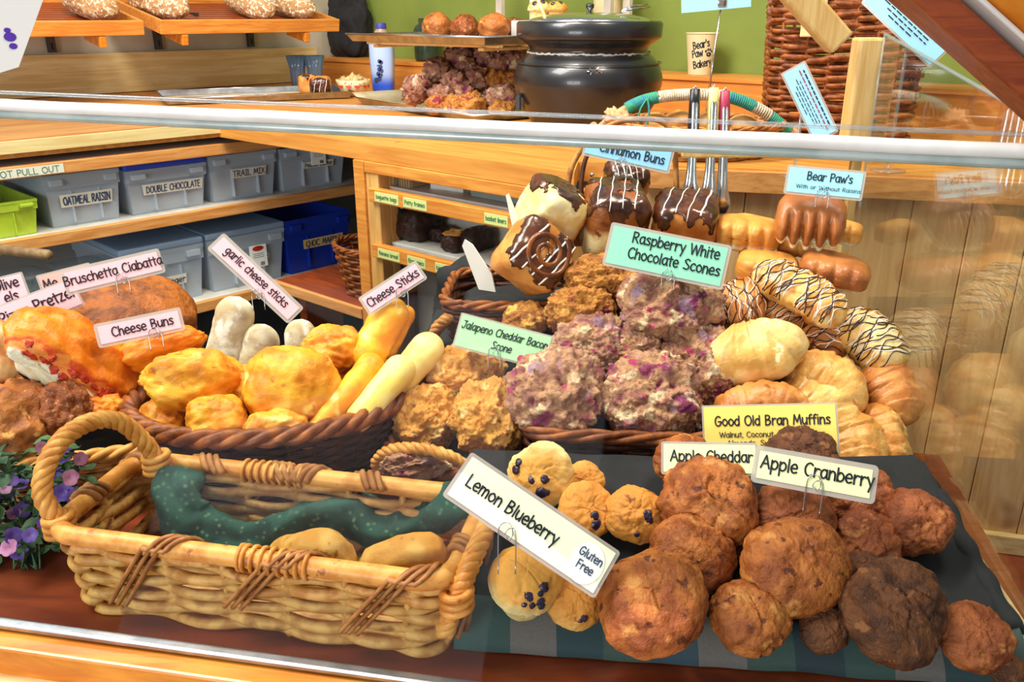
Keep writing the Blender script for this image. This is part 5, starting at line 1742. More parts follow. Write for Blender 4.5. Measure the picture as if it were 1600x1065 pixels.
def price_card(u, v, y, wpx, hpx, roll, label, yaw=0):
    def ex(e, w, h):
        scribble(e, w, h, [(.30, -.40, .36, .055)], M['ink'], ph=1)
        scribble(e, w, h, [(.16, -.42, .38, .05)], M['ink_pink'], ph=2)
        scribble(e, w, h, [(.02, -.30, .34, .03), (-.08, -.34, .22, .03), (-.18, -.26, .30, .03), (-.28, -.20, .12, .03)], M['ink'], ph=3)
    e = sign('info_card', label, 'card', u, v, y, wpx, hpx, roll, 'sky', [], extra=ex, clip=None, lean=0, yaw=yaw, margin=3)
    return e
price_card(1265, 160, 1.44, 122, 40, -59, 'light blue printed card on a clear stand in front of the hamper')
mb = MB()
q = aty(1252, 190, 1.45)
mb.tube([Vector((q.x, q.y + .006, ZC)), Vector((q.x, q.y + .004, q.z + .01))], .003, 8)
mb.lathe([(0, 0), (.018, 0), (.018, .003), (0, .004)], 20, Matrix.Translation((q.x, q.y + .006, ZC)))
st_ = mb.build('card_stand', M['clear_cup'], None)
tag(st_, 'small clear stand holding the light blue printed card', 'card stand')
price_card(1424, 30, 1.50, 150, 62, -40, 'light blue printed card standing in for a reflection beside the dark case beam')  # solid card added in place of the blue card's mirror image
mb = MB()
q = aty(1424, 30, 1.515)
mb.tube([Vector((q.x, q.y, ZC)), q], .003, 8)
mb.lathe([(0, 0), (.03, 0), (.03, .003), (0, .004)], 20, Matrix.Translation((q.x, q.y, ZC)))
tag(mb.build('card_stand', M['clear_cup'], None), 'tall clear stand added under the light blue card that stands for a reflection', 'card stand')
def sign_holder():
    top = aty(1127, 6, 2.02)
    ft = aty(1103, 152, 2.02); ft.z = ZC
    e = empty('sign_holder', ft)
    tag(e, 'thin steel sign holder with a white card above the roll basket', 'sign holder')
    mb = MB(); mb.tube([Vector((0, 0, .004)), top - ft], .0022, 8)
    mb.build('rod', M['chrome'], e)
    mb = MB(); mb.lathe([(0, 0), (.04, 0), (.04, .003), (.005, .006), (0, .006)], 24)
    mb.build('base', M['chrome'], e)
    k = m_per_px(top)
    mb = MB(); mb.box((top - ft) + Vector((-14 * k, -.006, 40 * k)), (108 * k, .002, 86 * k), 0, 0, Matrix.Translation((top - ft) + Vector((-12 * k, -.006, 34 * k))) @ Matrix.Rotation(R(-5), 4, 'Y'))
    cd = mb.build('card', M['paper_sky'], e, smooth=False)
    mb = MB(); mb.box((top - ft) + Vector((0, -.004, 2 * k)), (14 * k, .012, 12 * k), 0, .002)
    mb.build('clamp', M['chrome'], e)
sign_holder()

# ------------------------------------------------------------------ bread trays up on the left wall
def bread_tray(u0, v0, u1, v1, label, name='bread_tray', d=.60):
    a, b = atplane(u0, v0, LP(0, d, 0), LN), atplane(u1, v1, LP(0, d, 0), LN)
    w = (Vector((b.x, b.y, 0)) - Vector((a.x, a.y, 0))).length
    e = empty(name, Vector((a.x, a.y, (a.z + b.z) / 2)), (R(11), 0, LZ))
    e.rotation_euler = (Matrix.Rotation(LZ, 3, 'Z') @ Matrix.Rotation(R(11), 3, 'X')).to_euler()
    tag(e, label, 'bread tray', 'slatted bread trays on the wall')
    dp, h = .42, .042
    for nm, x0, x1, y0, y1, z0, z1, m_ in (('front_rail', 0, w, 0, .012, 0, h, 'orange_wood'), ('side_rail', 0, .012, .012, dp, 0, h, 'orange_wood'), ('side_rail', w - .012, w, .012, dp, 0, h, 'orange_wood'), ('back_rail', 0, w, dp - .012, dp, 0, h + .03, 'orange_wood')):
        mb = MB(); mb.box(((x0 + x1) / 2, (y0 + y1) / 2, (z0 + z1) / 2), (x1 - x0, y1 - y0, z1 - z0), 0, .002)
        mb.build(nm, M[m_], e, smooth=False)
    mb = MB()
    ns = 12
    for i in range(ns):
        y = .012 + (dp - .024) * (i + .5) / ns
        mb.box((w / 2, y, .012), (w - .024, (dp - .024) / ns - .006, .012))
    mb.build('slat_floor', M['dark_wood'], e, smooth=False)
    for x in (w * .12, w * .8):
        mb = MB(); mb.box((x, .06, -.018), (.022, .12, .034), 0, .004)
        mb.build('bracket', M['beam_orange'], e, smooth=False)
    return e, w
TRL, wl_ = bread_tray(-150, 64, 226, 53, 'slatted wooden bread tray holding a single floured loaf')
TRR, wr_ = bread_tray(252, 58, 530, 46, 'slatted wooden bread tray holding three floured loaves')
def loaf(tray, x, y, L, r, label, sp=0):
    lc = Vector((x, y, .018 + r * .93))
    M4 = Matrix.Translation(tray.location) @ tray.rotation_euler.to_matrix().to_4x4()
    p = M4 @ lc
    rot = (tray.rotation_euler.to_matrix() @ Matrix.Rotation(R(90 + sp), 3, 'Z')).to_euler()
    sd = nseed()
    o = lump('floured_loaf', M['loaf_grain'], (L / 2, r, r * .84), None, p, rot, p=2.5, amp=.07, freq=1.4, seed=sd, sub=5)
    tag(o, label, 'loaf', 'floured loaves on the wall trays')
    bv = BVHTree.FromPolygons([tuple(v.co) for v in o.data.vertices], [tuple(f.vertices) for f in o.data.polygons])
    rd = random.Random(sd)
    mb = MB()
    for i in range(140):
        x_, y_ = rd.uniform(-.45, .45) * L, rd.gauss(0, .4) * r
        h = bv.ray_cast(Vector((x_, y_, .3)), Vector((0, 0, -1)))
        if h[0] is None: continue
        n = h[1]
        t = n.orthogonal().normalized()
        t = Matrix.Rotation(rd.uniform(0, 6.28), 3, n) @ t
        b2 = n.cross(t)
        s = rd.uniform(.003, .0055)
        mb.raw([h[0] + n * .0008 + t * s * math.cos(q * PI / 3) + b2 * s * .55 * math.sin(q * PI / 3) for q in range(6)], [tuple(range(6))])
    fl_ = mb.build('oat_topping', M['oats'], o)
    fl_['kind'] = 'stuff'
kx = wl_ / 376.0
loaf(TRL, 318 * kx, .15, .24, .052, 'floured oat loaf alone on the first bread tray', 8)
kx = wr_ / 278.0
loaf(TRR, 30 * kx, .16, .26, .052, 'oat topped loaf at the near end of the second bread tray', 14)
loaf(TRR, 168 * kx, .16, .25, .046, 'oat topped loaf in the middle of the second bread tray', 4)
loaf(TRR, 232 * kx, .16, .25, .048, 'oat topped loaf at the corner end of the second bread tray', 10)
for (u, lab) in ((78, 'slotted steel wall standard under the first bread tray'), (246, 'slotted steel wall standard between the two bread trays'), (391, 'slotted steel wall standard under the second bread tray')):
    p = atplane(u, 60, LP(0, DEEP + .018, 0), LN)
    e = empty('wall_standard', Vector((p.x, p.y, ZC + .14)), (0, 0, LZ))
    tag(e, lab, 'wall standard', 'wall standards behind the bread trays')
    mb = MB(); mb.box((0, 0, .30), (.024, .018, .60))
    mb.build('channel', M['standard'], e, smooth=False)
    mb = MB()
    for i in range(14): mb.box((0, -.0094, .02 + i * .042), (.006, .001, .022))
    mb.build('slots', M['black'], e, smooth=False)
    mb = MB(); mb.box((0, -.16, .11), (.010, .34, .03), 0, .002)
    mb.build('arm', M['standard'], e, smooth=False)

# ------------------------------------------------------------------ inside the case: baskets
def cane_tray():
    c = Vector((-.240, .742, .001))
    rz = R(-11.5)
    e = empty('wicker_tray', c, (0, 0, rz))
    tag(e, 'honey coloured long wicker basket with twisted handles at the front of the case', 'basket')
    W, D_, h = .405, .150, .083
    lp = loop_rr(W, D_, .03, 240)
    weave(e, lp, h, 9, 17, .0052, M['wicker_light'], flare=.07, rim_mat=M['wicker_rim'], rim_r=.0100, seed=5, smat=M['wicker_light'], wob=.55)
    # bark bindings spiralling over the rim
    def bind(i0, i1, name='binding', wr=.0034, drop=.045):
        mb = MB()
        for off in (0, 1.9, 3.8):
            pts = []
            for j in range(15):
                t = j / 14
                i = (i0 + off + (i1 - i0) * t)
                fl_i = math.floor(i)
                p = lp[fl_i % 240][0].lerp(lp[(fl_i + 1) % 240][0], i - fl_i)
                n = lp[fl_i % 240][1].lerp(lp[(fl_i + 1) % 240][1], i - fl_i)
                a = PI * (1.25 - 1.6 * t)
                if t < .6:
                    z = h - drop + (drop + .012) * (t / .6)
                    q = p + n * (.0115 if t < .5 else .010) + Vector((0, 0, z))
                else:
                    b = (t - .6) / .4 * PI
                    q = p + n * (.0125 * math.cos(b)) + Vector((0, 0, h + .004 + .0115 * math.sin(b)))
                pts.append(q)
            mb.tube(crom(pts, 2), wr * 1.15, 6, flat=.6)
        mb.build(name, M['binding'], e)
    bind(36, 54); bind(62, 82, drop=.055); bind(8, 26, drop=.06); bind(83, 93, drop=.06)
    bind(196, 180); bind(176, 160); bind(150, 138); bind(148, 158, drop=.05); bind(210, 198, drop=.05); bind(224, 218); bind(104, 110)
    for i0 in (40, 160):
        mb = MB()
        for q in range(9):
            p, n = lp[(i0 + int(q * 1.9)) % 240]
            mb.tube([p + n * (.0118 * math.cos(t * PI / 7)) + Vector((0, 0, h + .004 + .0118 * math.sin(t * PI / 7))) for t in range(14)], .0022, 5, True)
        mb.build('rim_wrap', M['wicker_rim'], e)
    # twisted handles at both ends
    hl = crom([(-W / 2 + .004, -.058, .078), (-W / 2 - .014, -.056, .118), (-W / 2 - .012, -.035, .152), (-W / 2 - .004, .0, .165), (-W / 2 + .012, .032, .158), (-W / 2 + .028, .050, .125), (-W / 2 + .034, .062, .088)], 9)
    twist(hl, .0088, 4, 6, M['wicker_rim'], 'handle', e)
    hr = crom([(W / 2 - .006, -.072, .030), (W / 2 + .006, -.070, .070), (W / 2 + .016, -.050, .098), (W / 2 + .020, .0, .108), (W / 2 + .016, .044, .100), (W / 2 + .004, .066, .08)], 9)
    twist(hr, .0088, 4, 6, M['wicker_rim'], 'handle', e)
    for (q, nm) in ((hl[2], 0), (hl[-3], 0), (hr[9], 0), (hr[-3], 0)):
        mb = MB()
        for z in (-.010, -.002, .006):
            mb.tube([q + Vector((.0125 * math.cos(t * PI / 9), .0125 * math.sin(t * PI / 9), z + .002 * math.cos(t * PI / 9 * 1))) for t in range(18)], .0042, 6, True)
        mb.build('handle_knot', M['wicker_rim'], e)
    return e
cane_tray()
# rumpled green cloth lying in the basket, and two bread ends
def rumple():
    pts = [(296, 738, .83, .020), (281, 775, .805, .023), (300, 818, .79, .024), (345, 835, .785, .022), (392, 850, .775, .020), (440, 832, .79, .019), (500, 806, .80, .022), (560, 806, .80, .024), (600, 828, .785, .020), (660, 812, .79, .020), (705, 790, .775, .020), (738, 792, .77, .014)]
    P = [aty(u, v, y) for u, v, y, r in pts]
    path = crom(P, 8)
    rad = []
    for i in range(len(path)):
        t = i / (len(path) - 1) * (len(pts) - 1)
        k = min(int(t), len(pts) - 2)
        rad.append(pts[k][3] * (1 - (t - k)) + pts[k + 1][3] * (t - k))
    rad[0] *= .5; rad[-1] *= .4
    c = P[4].copy(); c.z = .012
    def folds(t, a): return 1 + .16 * math.sin(3 * a + 9 * t) + .08 * math.sin(5 * a - 17 * t)
    mb = sweep([q - c for q in path], rad, 32, 1.0, .25, .9, 3, folds)
    o = mb.build('green_cloth', M['green_cloth'], None, c)
    tag(o, 'dark green printed cloth bunched along the inside of the honey wicker basket', 'cloth')
rumple()
p = aty(478, 872, .742)
o = lump('bread_end', M['bread_end'], (.052, .024, .032), None, p, (R(18), R(-18), R(-20)), p=3.2, amp=.12, freq=1.6, seed=nseed(), shape=lambda q, n: Vector((q.x, q.y, q.z * (.45 + .55 * min(1, max(0, (q.x / .052 + 1) / 1.3))))))
tag(o, 'wedge of golden bread lying in the honey wicker basket', 'bread piece')
p = aty(628, 872, .725)
o = lump('bread_end', M['bread_end'], (.046, .022, .021), None, p, (R(12), R(-14), R(-6)), p=2.8, amp=.12, freq=1.6, seed=nseed(), shape=lambda q, n: Vector((q.x, q.y, q.z * (.6 + .4 * min(1, max(0, (q.x / .046 + 1) / 1.2))))))
tag(o, 'rounded golden bread heel lying in the honey wicker basket', 'bread piece')

# oval dark basket of cheese breads
def oval_basket():
    c = Vector((-.311, 1.005, .001))
    e = empty('oval_basket', c, (0, 0, R(10)))
    tag(e, 'dark oval wicker basket with a braided rim, full of cheese buns', 'basket')
    weave(e, loop_oval(.174, .126, 200), .096, 15, 34, .0030, M['wicker_dark'], flare=.2, rim_mat=M['wicker_brown'], rim_r=.0105, rim_turns=13, seed=7, stroke=1)
    v, f = lump_verts((.142, .095, .028), p=3, amp=.15, freq=2, seed=4, sub=4)
    mesh_obj('lining_cloth', [q + Vector((0, 0, .036)) for q in v], f, M['black'], e)
oval_basket()
# basket at the far left under the brown breads
def left_basket():
    c = Vector((-.548, .985, .001))
    e = empty('bread_basket', c, (0, 0, R(18)))
    tag(e, 'brown wicker basket behind the flowers, holding pizza pretzels and dark rolls', 'basket')
    weave(e, loop_rr(.20, .22, .04, 160), .070, 10, 20, .0036, M['wicker_tan'], flare=.14, rim_mat=M['wicker_rim'], rim_r=.008, rim_turns=12, seed=9)
    v, f = lump_verts((.082, .092, .024), p=4, amp=.15, freq=2, seed=5, sub=4)
    mesh_obj('lining_cloth', [q + Vector((0, 0, .032)) for q in v], f, M['black'], e)
left_basket()
def jalapeno_basket():
    c = Vector((-.078, 1.01, .001))
    e = empty('scone_basket', c, (0, 0, R(-10)))
    tag(e, 'narrow brown basket with twisted end hoops holding the jalapeno scones', 'basket')
    W, D_, h = .128, .25, .05
    weave(e, loop_rr(W, D_, .035, 160), h, 7, 18, .0036, M['wicker_brown'], flare=.12, rim_mat=M['wicker_brown'], rim_r=.007, rim_turns=12, seed=11)
    f_ = crom([(-.060, -.118, .03), (-.062, -.128, .062), (-.035, -.136, .086), (.01, -.140, .090), (.045, -.136, .074), (.058, -.128, .04)], 8)
    twist(f_, .0066, 3, 7, M['wicker_rim'], 'handle', e)
    b_ = crom([(-.056, .12, .04), (-.060, .125, .12), (-.030, .13, .158), (.02, .13, .160), (.056, .125, .12), (.060, .12, .04)], 8)
    twist(b_, .0085, 4, 7, M['wicker_tan'], 'handle', e)
    v, f = lump_verts((.048, .105, .018), p=4, amp=.15, freq=2, seed=6, sub=4)
    mesh_obj('lining_cloth', [q + Vector((0, 0, .026)) for q in v], f, M['black'], e)
jalapeno_basket()
def raspberry_basket():
    c = Vector((.136, .985, .001))
    e = empty('scone_basket', c, (0, 0, R(-4)))
    tag(e, 'dark brown basket with a banded rim under the raspberry scones', 'basket')
    weave(e, loop_rr(.235, .20, .04, 200), .096, 14, 24, .0036, M['wicker_dark'], flare=.06, rim_mat=M['wicker_brown'], rim_r=.0075, rim_turns=6, seed=13)
    v, f = lump_verts((.098, .082, .042), p=4, amp=.12, freq=2, seed=7, sub=4)
    mesh_obj('lining_cloth', [q + Vector((0, 0, .05)) for q in v], f, M['black'], e)
raspberry_basket()
def cinnamon_basket():
    c = Vector((.055, 1.205, .1155))
    e = empty('bun_basket', c, (0, 0, R(-4)))
    tag(e, 'brown wicker basket with a thin hoop handle holding the cinnamon buns', 'basket')
    weave(e, loop_rr(.30, .17, .035, 180), .062, 9, 24, .0034, M['wicker_dark'], flare=.08, rim_mat=M['wicker_brown'], rim_r=.0065, rim_turns=10, seed=15)
    hp = crom([aty(886, 330, 1.25) - c, aty(884, 285, 1.26) - c, aty(896, 245, 1.265) - c, aty(930, 205, 1.268) - c, aty(985, 185, 1.27) - c, aty(1040, 200, 1.268) - c, aty(1052, 300, 1.26) - c], 8)
    mb = MB(); mb.tube(hp, .0042, 8)
    mb.build('hoop_handle', M['wicker_tan'], e)
    mb = MB(); mb.tube(crom([aty(908, 318, 1.24) - c, aty(905, 282, 1.25) - c, aty(914, 240, 1.26) - c, aty(940, 208, 1.266) - c], 8), .0034, 8)
    mb.build('hoop_handle', M['wicker_dark'], e)
    v, f = lump_verts((.13, .07, .024), p=4, amp=.12, freq=2, seed=8, sub=4)
    mesh_obj('lining_cloth', [q + Vector((0, 0, .03)) for q in v], f, M['black'], e)
cinnamon_basket()
# sheet of white paper standing up out of it
def paper_corner(u0, pts, y, label):
    P = [aty(u, v, y) for u, v in pts]
    c = P[0]
    v = []
    n = len(P)
    mb = MB()
    mb.raw([p - c for p in P] + [p - c + Vector((0.001, .0012, 0)) for p in P], [tuple(range(n - 1, -1, -1)), tuple(range(n, 2 * n))] + [(i, (i + 1) % n, n + (i + 1) % n, n + i) for i in range(n)])
    o = mb.build('paper_sheet', M['paper_white'], None, c, smooth=False)
    tag(o, label, 'paper')
paper_corner(0, [(774, 456), (748, 452), (722, 384), (726, 374), (738, 382), (768, 428)], 1.145, 'white curled paper corner standing up beside the dark cinnamon bun')
paper_corner(0, [(812, 346), (800, 352), (790, 305), (794, 302), (804, 328)], 1.19, 'thin cream paper edge behind the pale cinnamon bun')
# black lined box under the croissants
def croissant_box():
    e = empty('lined_box', Vector((.372, .925, .001)), (0, 0, R(2)))
    tag(e, 'black cloth lined box under the croissants beside the side glass', 'box')
    W, D_, h = .205, .225, .066
    mb = MB()
    r0, r1 = loop_rr(W * .96, D_ * .96, .02, 80), loop_rr(W, D_, .02, 80)
    prof = [(r0, 0, 0), (r1, h * .8, .0), (r1, h, .004), (r1, h + .004, -.002), (r1, h - .004, -.010), (r0, .02, -.012)]
    v = []
    for j, (lp, z, off) in enumerate(prof):
        for i, (p, n) in enumerate(lp):
            w = .003 * noise.noise(Vector((i * .13, j * 1.3, 2)))
            v.append(p + n * (off + w) + Vector((0, 0, z + (w if z > .03 else 0))))
    f = [tuple(range(79, -1, -1))]
    for j in range(len(prof) - 1):
        for i in range(80): f.append((j * 80 + i, j * 80 + (i + 1) % 80, j * 80 + 80 + (i + 1) % 80, j * 80 + 80 + i))
    f.append(tuple(len(v) - 80 + i for i in range(80)))
    mb.raw(v, f)
    mb.build('cloth_lining', M['black'], e)
    mb = MB(); mb.tube([p + n * .002 + Vector((0, 0, h * .92)) for p, n in r1], .0032, 6, True)
    mb.build('leather_band', plain('dark_leather', '#2a1c18', .35, coat=.3), e)
croissant_box()

# sloping muffin tray dressed with a striped cloth
TY0, TZ0, TSL = .655, .030, .27
def muffin_tray():
    x0, x1 = -.045, .457
    ang = math.atan2(E1.y, E1.x) * .35
    e = empty('muffin_tray', Vector((.2, TY0, .001)))
    tag(e, 'sloping muffin tray dressed in black with a striped cloth front', 'tray')
    def front(x): return TY0 + (x - .2) * -.10
    # cloth sheet: falls from the tray lip to the case floor
    mb = MB()
    NX, prof = 60, [(-.036, .001), (-.030, .012), (-.016, .026), (-.006, .0315), (.004, .033), (.03, .0385), (.10, .057), (.205, .085)]
    v, f, uv = [], [], []
    for j, (dy, z) in enumerate(prof):
        for i in range(NX + 1):
            t = i / NX
            x = x0 + (x1 - x0) * t - (.010 if j < 2 and i == 0 else 0)
            w = .0022 * noise.noise(Vector((t * 9, j * .6, 1)))
            lift = .012 * max(0, (t - .9) / .1) ** 2 if j >= 2 else 0
            v.append(Vector((x - .2, front(x) - TY0 + dy + w, z + w * .5 + lift)))
            uv.append((t, j / len(prof)))
    fb = []
    for j in range(len(prof) - 1):
        for i in range(NX):
            a = j * (NX + 1) + i
            (f if j < 4 else fb).append((a, a + 1, a + NX + 2, a + NX + 1))
    bk = MB()
    bk.raw(v, fb)
    bo = bk.build('black_cloth', M['black'], e)
    bo.modifiers.new('thick', 'SOLIDIFY').thickness = .0012
    mb.raw(v, f)
    o = mb.build('striped_cloth', M['stripe_cloth'], e)
    ul = o.data.uv_layers.new(name='UVMap')
    for lp in o.data.loops: ul.data[lp.index].uv = uv[lp.vertex_index]
    o.modifiers.new('thick', 'SOLIDIFY').thickness = .0012
    mb = MB()
    b = [Vector((x0 - .2 + .01, front(x0) - TY0 + .02, 0)), Vector((x1 - .2, front(x1) - TY0 + .02, 0)), Vector((x1 - .2, .2, 0)), Vector((x0 - .2 + .01, .2, 0))]
    t = [Vector((q.x, q.y, .034 + (.272 * (q.y - (front(q.x + .2) - TY0)) - .003))) for q in b]
    mb.hexa(t, b)
    mb.f = [tuple(reversed(q)) for q in mb.f]
    mb.build('wedge_base', M['black'], e, smooth=False)
    # black cloth rolled over the side next to the glass
    mb = MB()
    pts = [Vector((x1 - .2 - .002, front(x1) - TY0 - .004, .036)), Vector((x1 - .2, .03, .047)), Vector((x1 - .2 - .002, .08, .062)), Vector((x1 - .2 + .001, .14, .078))]
    mb.tube(crom(pts, 8), [.010 + .0015 * math.sin(i) for i in range(25)], 10)
    mb.build('cloth_edge', M['black'], e)
    mb = MB()
    a, c = Vector((x1 - .2 + .010, front(x1) - TY0 - .02, .018)), Vector((x1 - .2 + .013, .20, .034))
    mb.hexa([a + Vector((-.006, 0, .014)), a + Vector((.006, 0, .014)), c + Vector((.006, 0, .03)), c + Vector((-.006, 0, .03))], [a + Vector((-.006, 0, -.014)), a + Vector((.006, 0, -.014)), c + Vector((.006, 0, -.014)), c + Vector((-.006, 0, -.014))])
    mb.f = [tuple(reversed(q)) for q in mb.f]
    mb.build('side_batten', M['pale_wood'], e, smooth=False)
muffin_tray()
def on_tray(u, v, lift):
    return heap(u, v, .655, .032 + lift, .27)

# ------------------------------------------------------------------ muffins on the sloping tray
def tray_muffin(u, v, rpx, mat, label, lean=35, roll=0, spin=0, group='muffins on the sloping tray', lift=.62, name='muffin', **k):
    p0 = on_tray(u, v, .04)
    r = rpx * m_per_px(p0)
    p = on_tray(u, v, r * (lift + .14))
    return muffin(name, p, r, M[mat], label, group=group, rot=tilt_to_cam(p, lean, roll, spin), **k)
tray_muffin(820, 915, 61, 'muffin_lemon', 'pale lemon blueberry muffin carrying the Lemon Blueberry card', 24, 4, 0, lift=.66, name='blueberry_muffin', rough=.07, k=1.1, berries=((.12, -.95, .15), (.55, -.55, .13), (.66, -1.25, .12), (.84, -1.6, .10), (-.05, -1.4, .07), (.3, -1.5, .09), (.48, -.8, .08)))
tray_muffin(897, 943, 45, 'muffin_gold', 'golden blueberry muffin tucked beside the pale card-carrying muffin', 30, 8, name='blueberry_muffin', berries=((.6, -1.2, .14), (.45, -1.5, .08)))
tray_muffin(846, 740, 50, 'muffin_lemon', 'pale blueberry muffin on its side behind the Lemon Blueberry card', 62, -28, name='blueberry_muffin', lift=1.0, berries=((-.3, -.1, .13), (.28, -.3, .15), (-.9, .7, .16), (-.6, .95, .13), (-.1, -.8, .19), (.1, -.95, .12)))
tray_muffin(913, 752, 32, 'muffin_gold', 'small golden blueberry muffin against the dark basket wall', 40, 10, name='blueberry_muffin', lift=.7, berries=((.5, -.6, .2),))
tray_muffin(915, 800, 46, 'muffin_gold', 'golden blueberry muffin half hidden behind the upper edge of the lemon card', 45, 16, name='blueberry_muffin', berries=((.35, -.3, .17), (.62, -.8, .2), (.72, -1.0, .12)))
tray_muffin(990, 806, 50, 'muffin_gold', 'golden blueberry muffin with one dark berry beside the apple muffins', 44, 8, name='blueberry_muffin', berries=((.5, -.15, .2), (.62, -.3, .13), (.2, -1.1, .09)))
tray_muffin(1108, 790, 78, 'muffin_apple', 'broad craggy apple muffin under the Apple Cheddar card', 38, -6, 20, rough=.13, lift=.7)
tray_muffin(1078, 868, 68, 'muffin_apple', 'apple muffin just above the biggest brown muffin', 30, 18, 50, rough=.10)
tray_muffin(1020, 950, 84, 'muffin_apple', 'biggest brown apple muffin at the front edge of the striped cloth', 26, -4, 80, rough=.08, lift=.58)
tray_muffin(1170, 968, 64, 'muffin_apple', 'apple muffin at the front between the biggest brown one and the dark gap', 30, 6, 10, rough=.10, lift=.55)
tray_muffin(1236, 818, 62, 'muffin_red', 'brown muffin with a dark crater directly under the Apple Cranberry card', 44, 4, 0, rough=.10, berries=((.05, -.35, .13),))
tray_muffin(1238, 890, 84, 'muffin_apple', 'big smooth brown muffin below the Apple Cranberry card, in the middle row', 34, 12, 130, rough=.07, lift=.66)
tray_muffin(1346, 778, 52, 'muffin_red', 'dark reddish muffin behind the wire clip of the Apple Cranberry card', 48, -6, 30, rough=.12, lift=.8)
tray_muffin(1352, 848, 52, 'muffin_red', 'reddish muffin with a broken edge in the second row from the side glass', 36, 8, 70, rough=.13)
tray_muffin(1430, 822, 56, 'muffin_red', 'dark knobbly muffin at the back corner of the tray by the side glass', 34, -4, 100, rough=.14, lift=.78)
tray_muffin(1345, 908, 46, 'muffin_bran', 'dark muffin wedged above the very dark front muffin', 40, 4, 140, rough=.12)
tray_muffin(1392, 962, 84, 'muffin_bran', 'very dark large bran muffin at the front near the side glass', 30, 8, 200, rough=.11, lift=.6)
tray_muffin(1288, 985, 40, 'muffin_bran', 'dark muffin in shade between the apple muffin and the very dark bran muffin', 30, 0, 60, rough=.10)
tray_muffin(1518, 1000, 54, 'muffin_red', 'reddish muffin in the front corner of the tray against the side batten', 28, 12, 20, rough=.10)
tray_muffin(1570, 1046, 28, 'muffin_bran', 'small dark muffin end at the outermost front corner of the tray', 28, 12, 20, rough=.10)
tray_muffin(1256, 722, 56, 'muffin_bran', 'dark bran muffin in front of the Good Old Bran Muffins card', 20, 0, 40, rough=.14, lift=.9)
tray_muffin(1070, 728, 50, 'muffin_apple', 'apple muffin at the back of the tray behind the Apple Cheddar card', 30, 0, 40, rough=.11, lift=.75)
tray_muffin(1170, 855, 34, 'muffin_red', 'shaded muffin down in the gap between the apple muffins', 30, 0, 10, rough=.10, lift=.4)

# ------------------------------------------------------------------ raspberry and jalapeno scones
def rscone(u, v, y, rx_, ry_, mat, label, lean=48, roll=0, group='raspberry scones in the dark basket', name='raspberry_scone', amp=.20, th=.70, freq=2.6):
    p = aty(u, v, y)
    k = m_per_px(p)
    return scone(name, p, (rx_ * k, ry_ * k, rx_ * k * th), M[mat], label, group=group, rot=tilt_to_cam(p, lean, roll, nseed() * 2.1 % 1 * 20), amp=amp, freq=freq, sub=6 if rx_ > 45 else 5)
rscone(868, 612, .945, 72, 70, 'scone_berry', 'large raspberry scone at the front of the dark basket, beside the jalapeno scones', 46)
rscone(1018, 622, .940, 76, 68, 'scone_berry', 'large knobbly raspberry scone at the middle front of the dark basket', 50)
rscone(1088, 570, 1.005, 56, 66, 'scone_berry', 'raspberry scone with deep purple patches beside the pale round croissant', 50)
rscone(924, 542, 1.035, 60, 50, 'scone_berry', 'raspberry scone in the second row behind the two large front ones', 44)
rscone(1046, 476, 1.055, 78, 62, 'scone_berry', 'big topmost raspberry scone with bright red berries under the teal card', 52)
rscone(906, 484, 1.095, 54, 38, 'scone_gold', 'golden crumble scone below the dark cinnamon bun', 36)
rscone(1000, 545, 1.03, 50, 40, 'scone_berry', 'shaded raspberry scone filling the middle between the big ones', 40)
rscone(940, 436, 1.125, 58, 34, 'scone_gold', 'golden crumble scone at the very back under the teal card', 32)
rscone(1048, 424, 1.118, 60, 30, 'scone_gold', 'brown crumbly scone holding the wire of the teal card', 30)
rscone(822, 500, 1.10, 34, 30, 'scone_gold', 'small crumbly scone behind the jalapeno card', 36)
rscone(1085, 640, .985, 34, 40, 'scone_berry', 'shaded scone low beside the bran muffins card', 40)
rscone(975, 580, 1.01, 40, 34, 'scone_dull', 'dark scone deep in the gap between the two large front scones', 30)
J = dict(group='jalapeno scones in the narrow basket', name='jalapeno_scone')
rscone(728, 585, 1.045, 60, 44, 'scone_jal', 'jalapeno cheddar scone directly under the mint green card', 42, amp=.20, **J)
rscone(668, 652, .985, 54, 50, 'scone_jal', 'jalapeno cheddar scone closest to the cheese sticks basket', 44, amp=.20, **J)
rscone(764, 652, .955, 56, 58, 'scone_jal', 'largest jalapeno cheddar scone above the upper corner of the lemon card', 48, amp=.22, **J)
rscone(805, 622, .99, 30, 36, 'scone_jal', 'jalapeno cheddar scone leaning against the large raspberry scone', 46, amp=.20, **J)
rscone(648, 728, .885, 52, 26, 'scone_berry', 'scone with a dark berry seen through the front hoop of the narrow basket', 40, group='single scone in the hoop handle')

# ------------------------------------------------------------------ cheese breads in the oval basket
def bun(u, v, y, rx_, ry_, rz_, mat, label, rot=None, name='cheese_bun', group='cheese buns in the oval basket', amp=.20, freq=1.7, p_=2.3, cat='bun', shape=None, lean=45, roll=0):
    p = aty(u, v, y)
    k = m_per_px(p)
    o = lump(name, M[mat], (rx_ * k, ry_ * k, rz_ * k), None, p, rot or tilt_to_cam(p, lean, roll), p=p_, amp=amp, freq=freq, seed=nseed(), sub=5, octv=4, shape=shape)
    return tag(o, label, cat, group)
def pinch(sx=1.0):
    def f(q, n):
        return Vector((q.x, q.y * (1 - .45 * abs(n.x) ** 3), q.z * (1 - .5 * abs(n.x) ** 3)))
    return f
bun(304, 594, .970, 78, 52, 46, 'bun_cheese', 'wide folded cheese bun at the flower end of the oval basket', shape=pinch(), roll=8)
bun(454, 604, .965, 72, 66, 46, 'bun_cheese', 'big round yellow cheese bun in the middle of the oval basket', amp=.14, lean=55)
bun(338, 658, .915, 45, 38, 36, 'bun_cheese', 'squarish cheese bun at the front rim of the oval basket', p_=3, amp=.18)
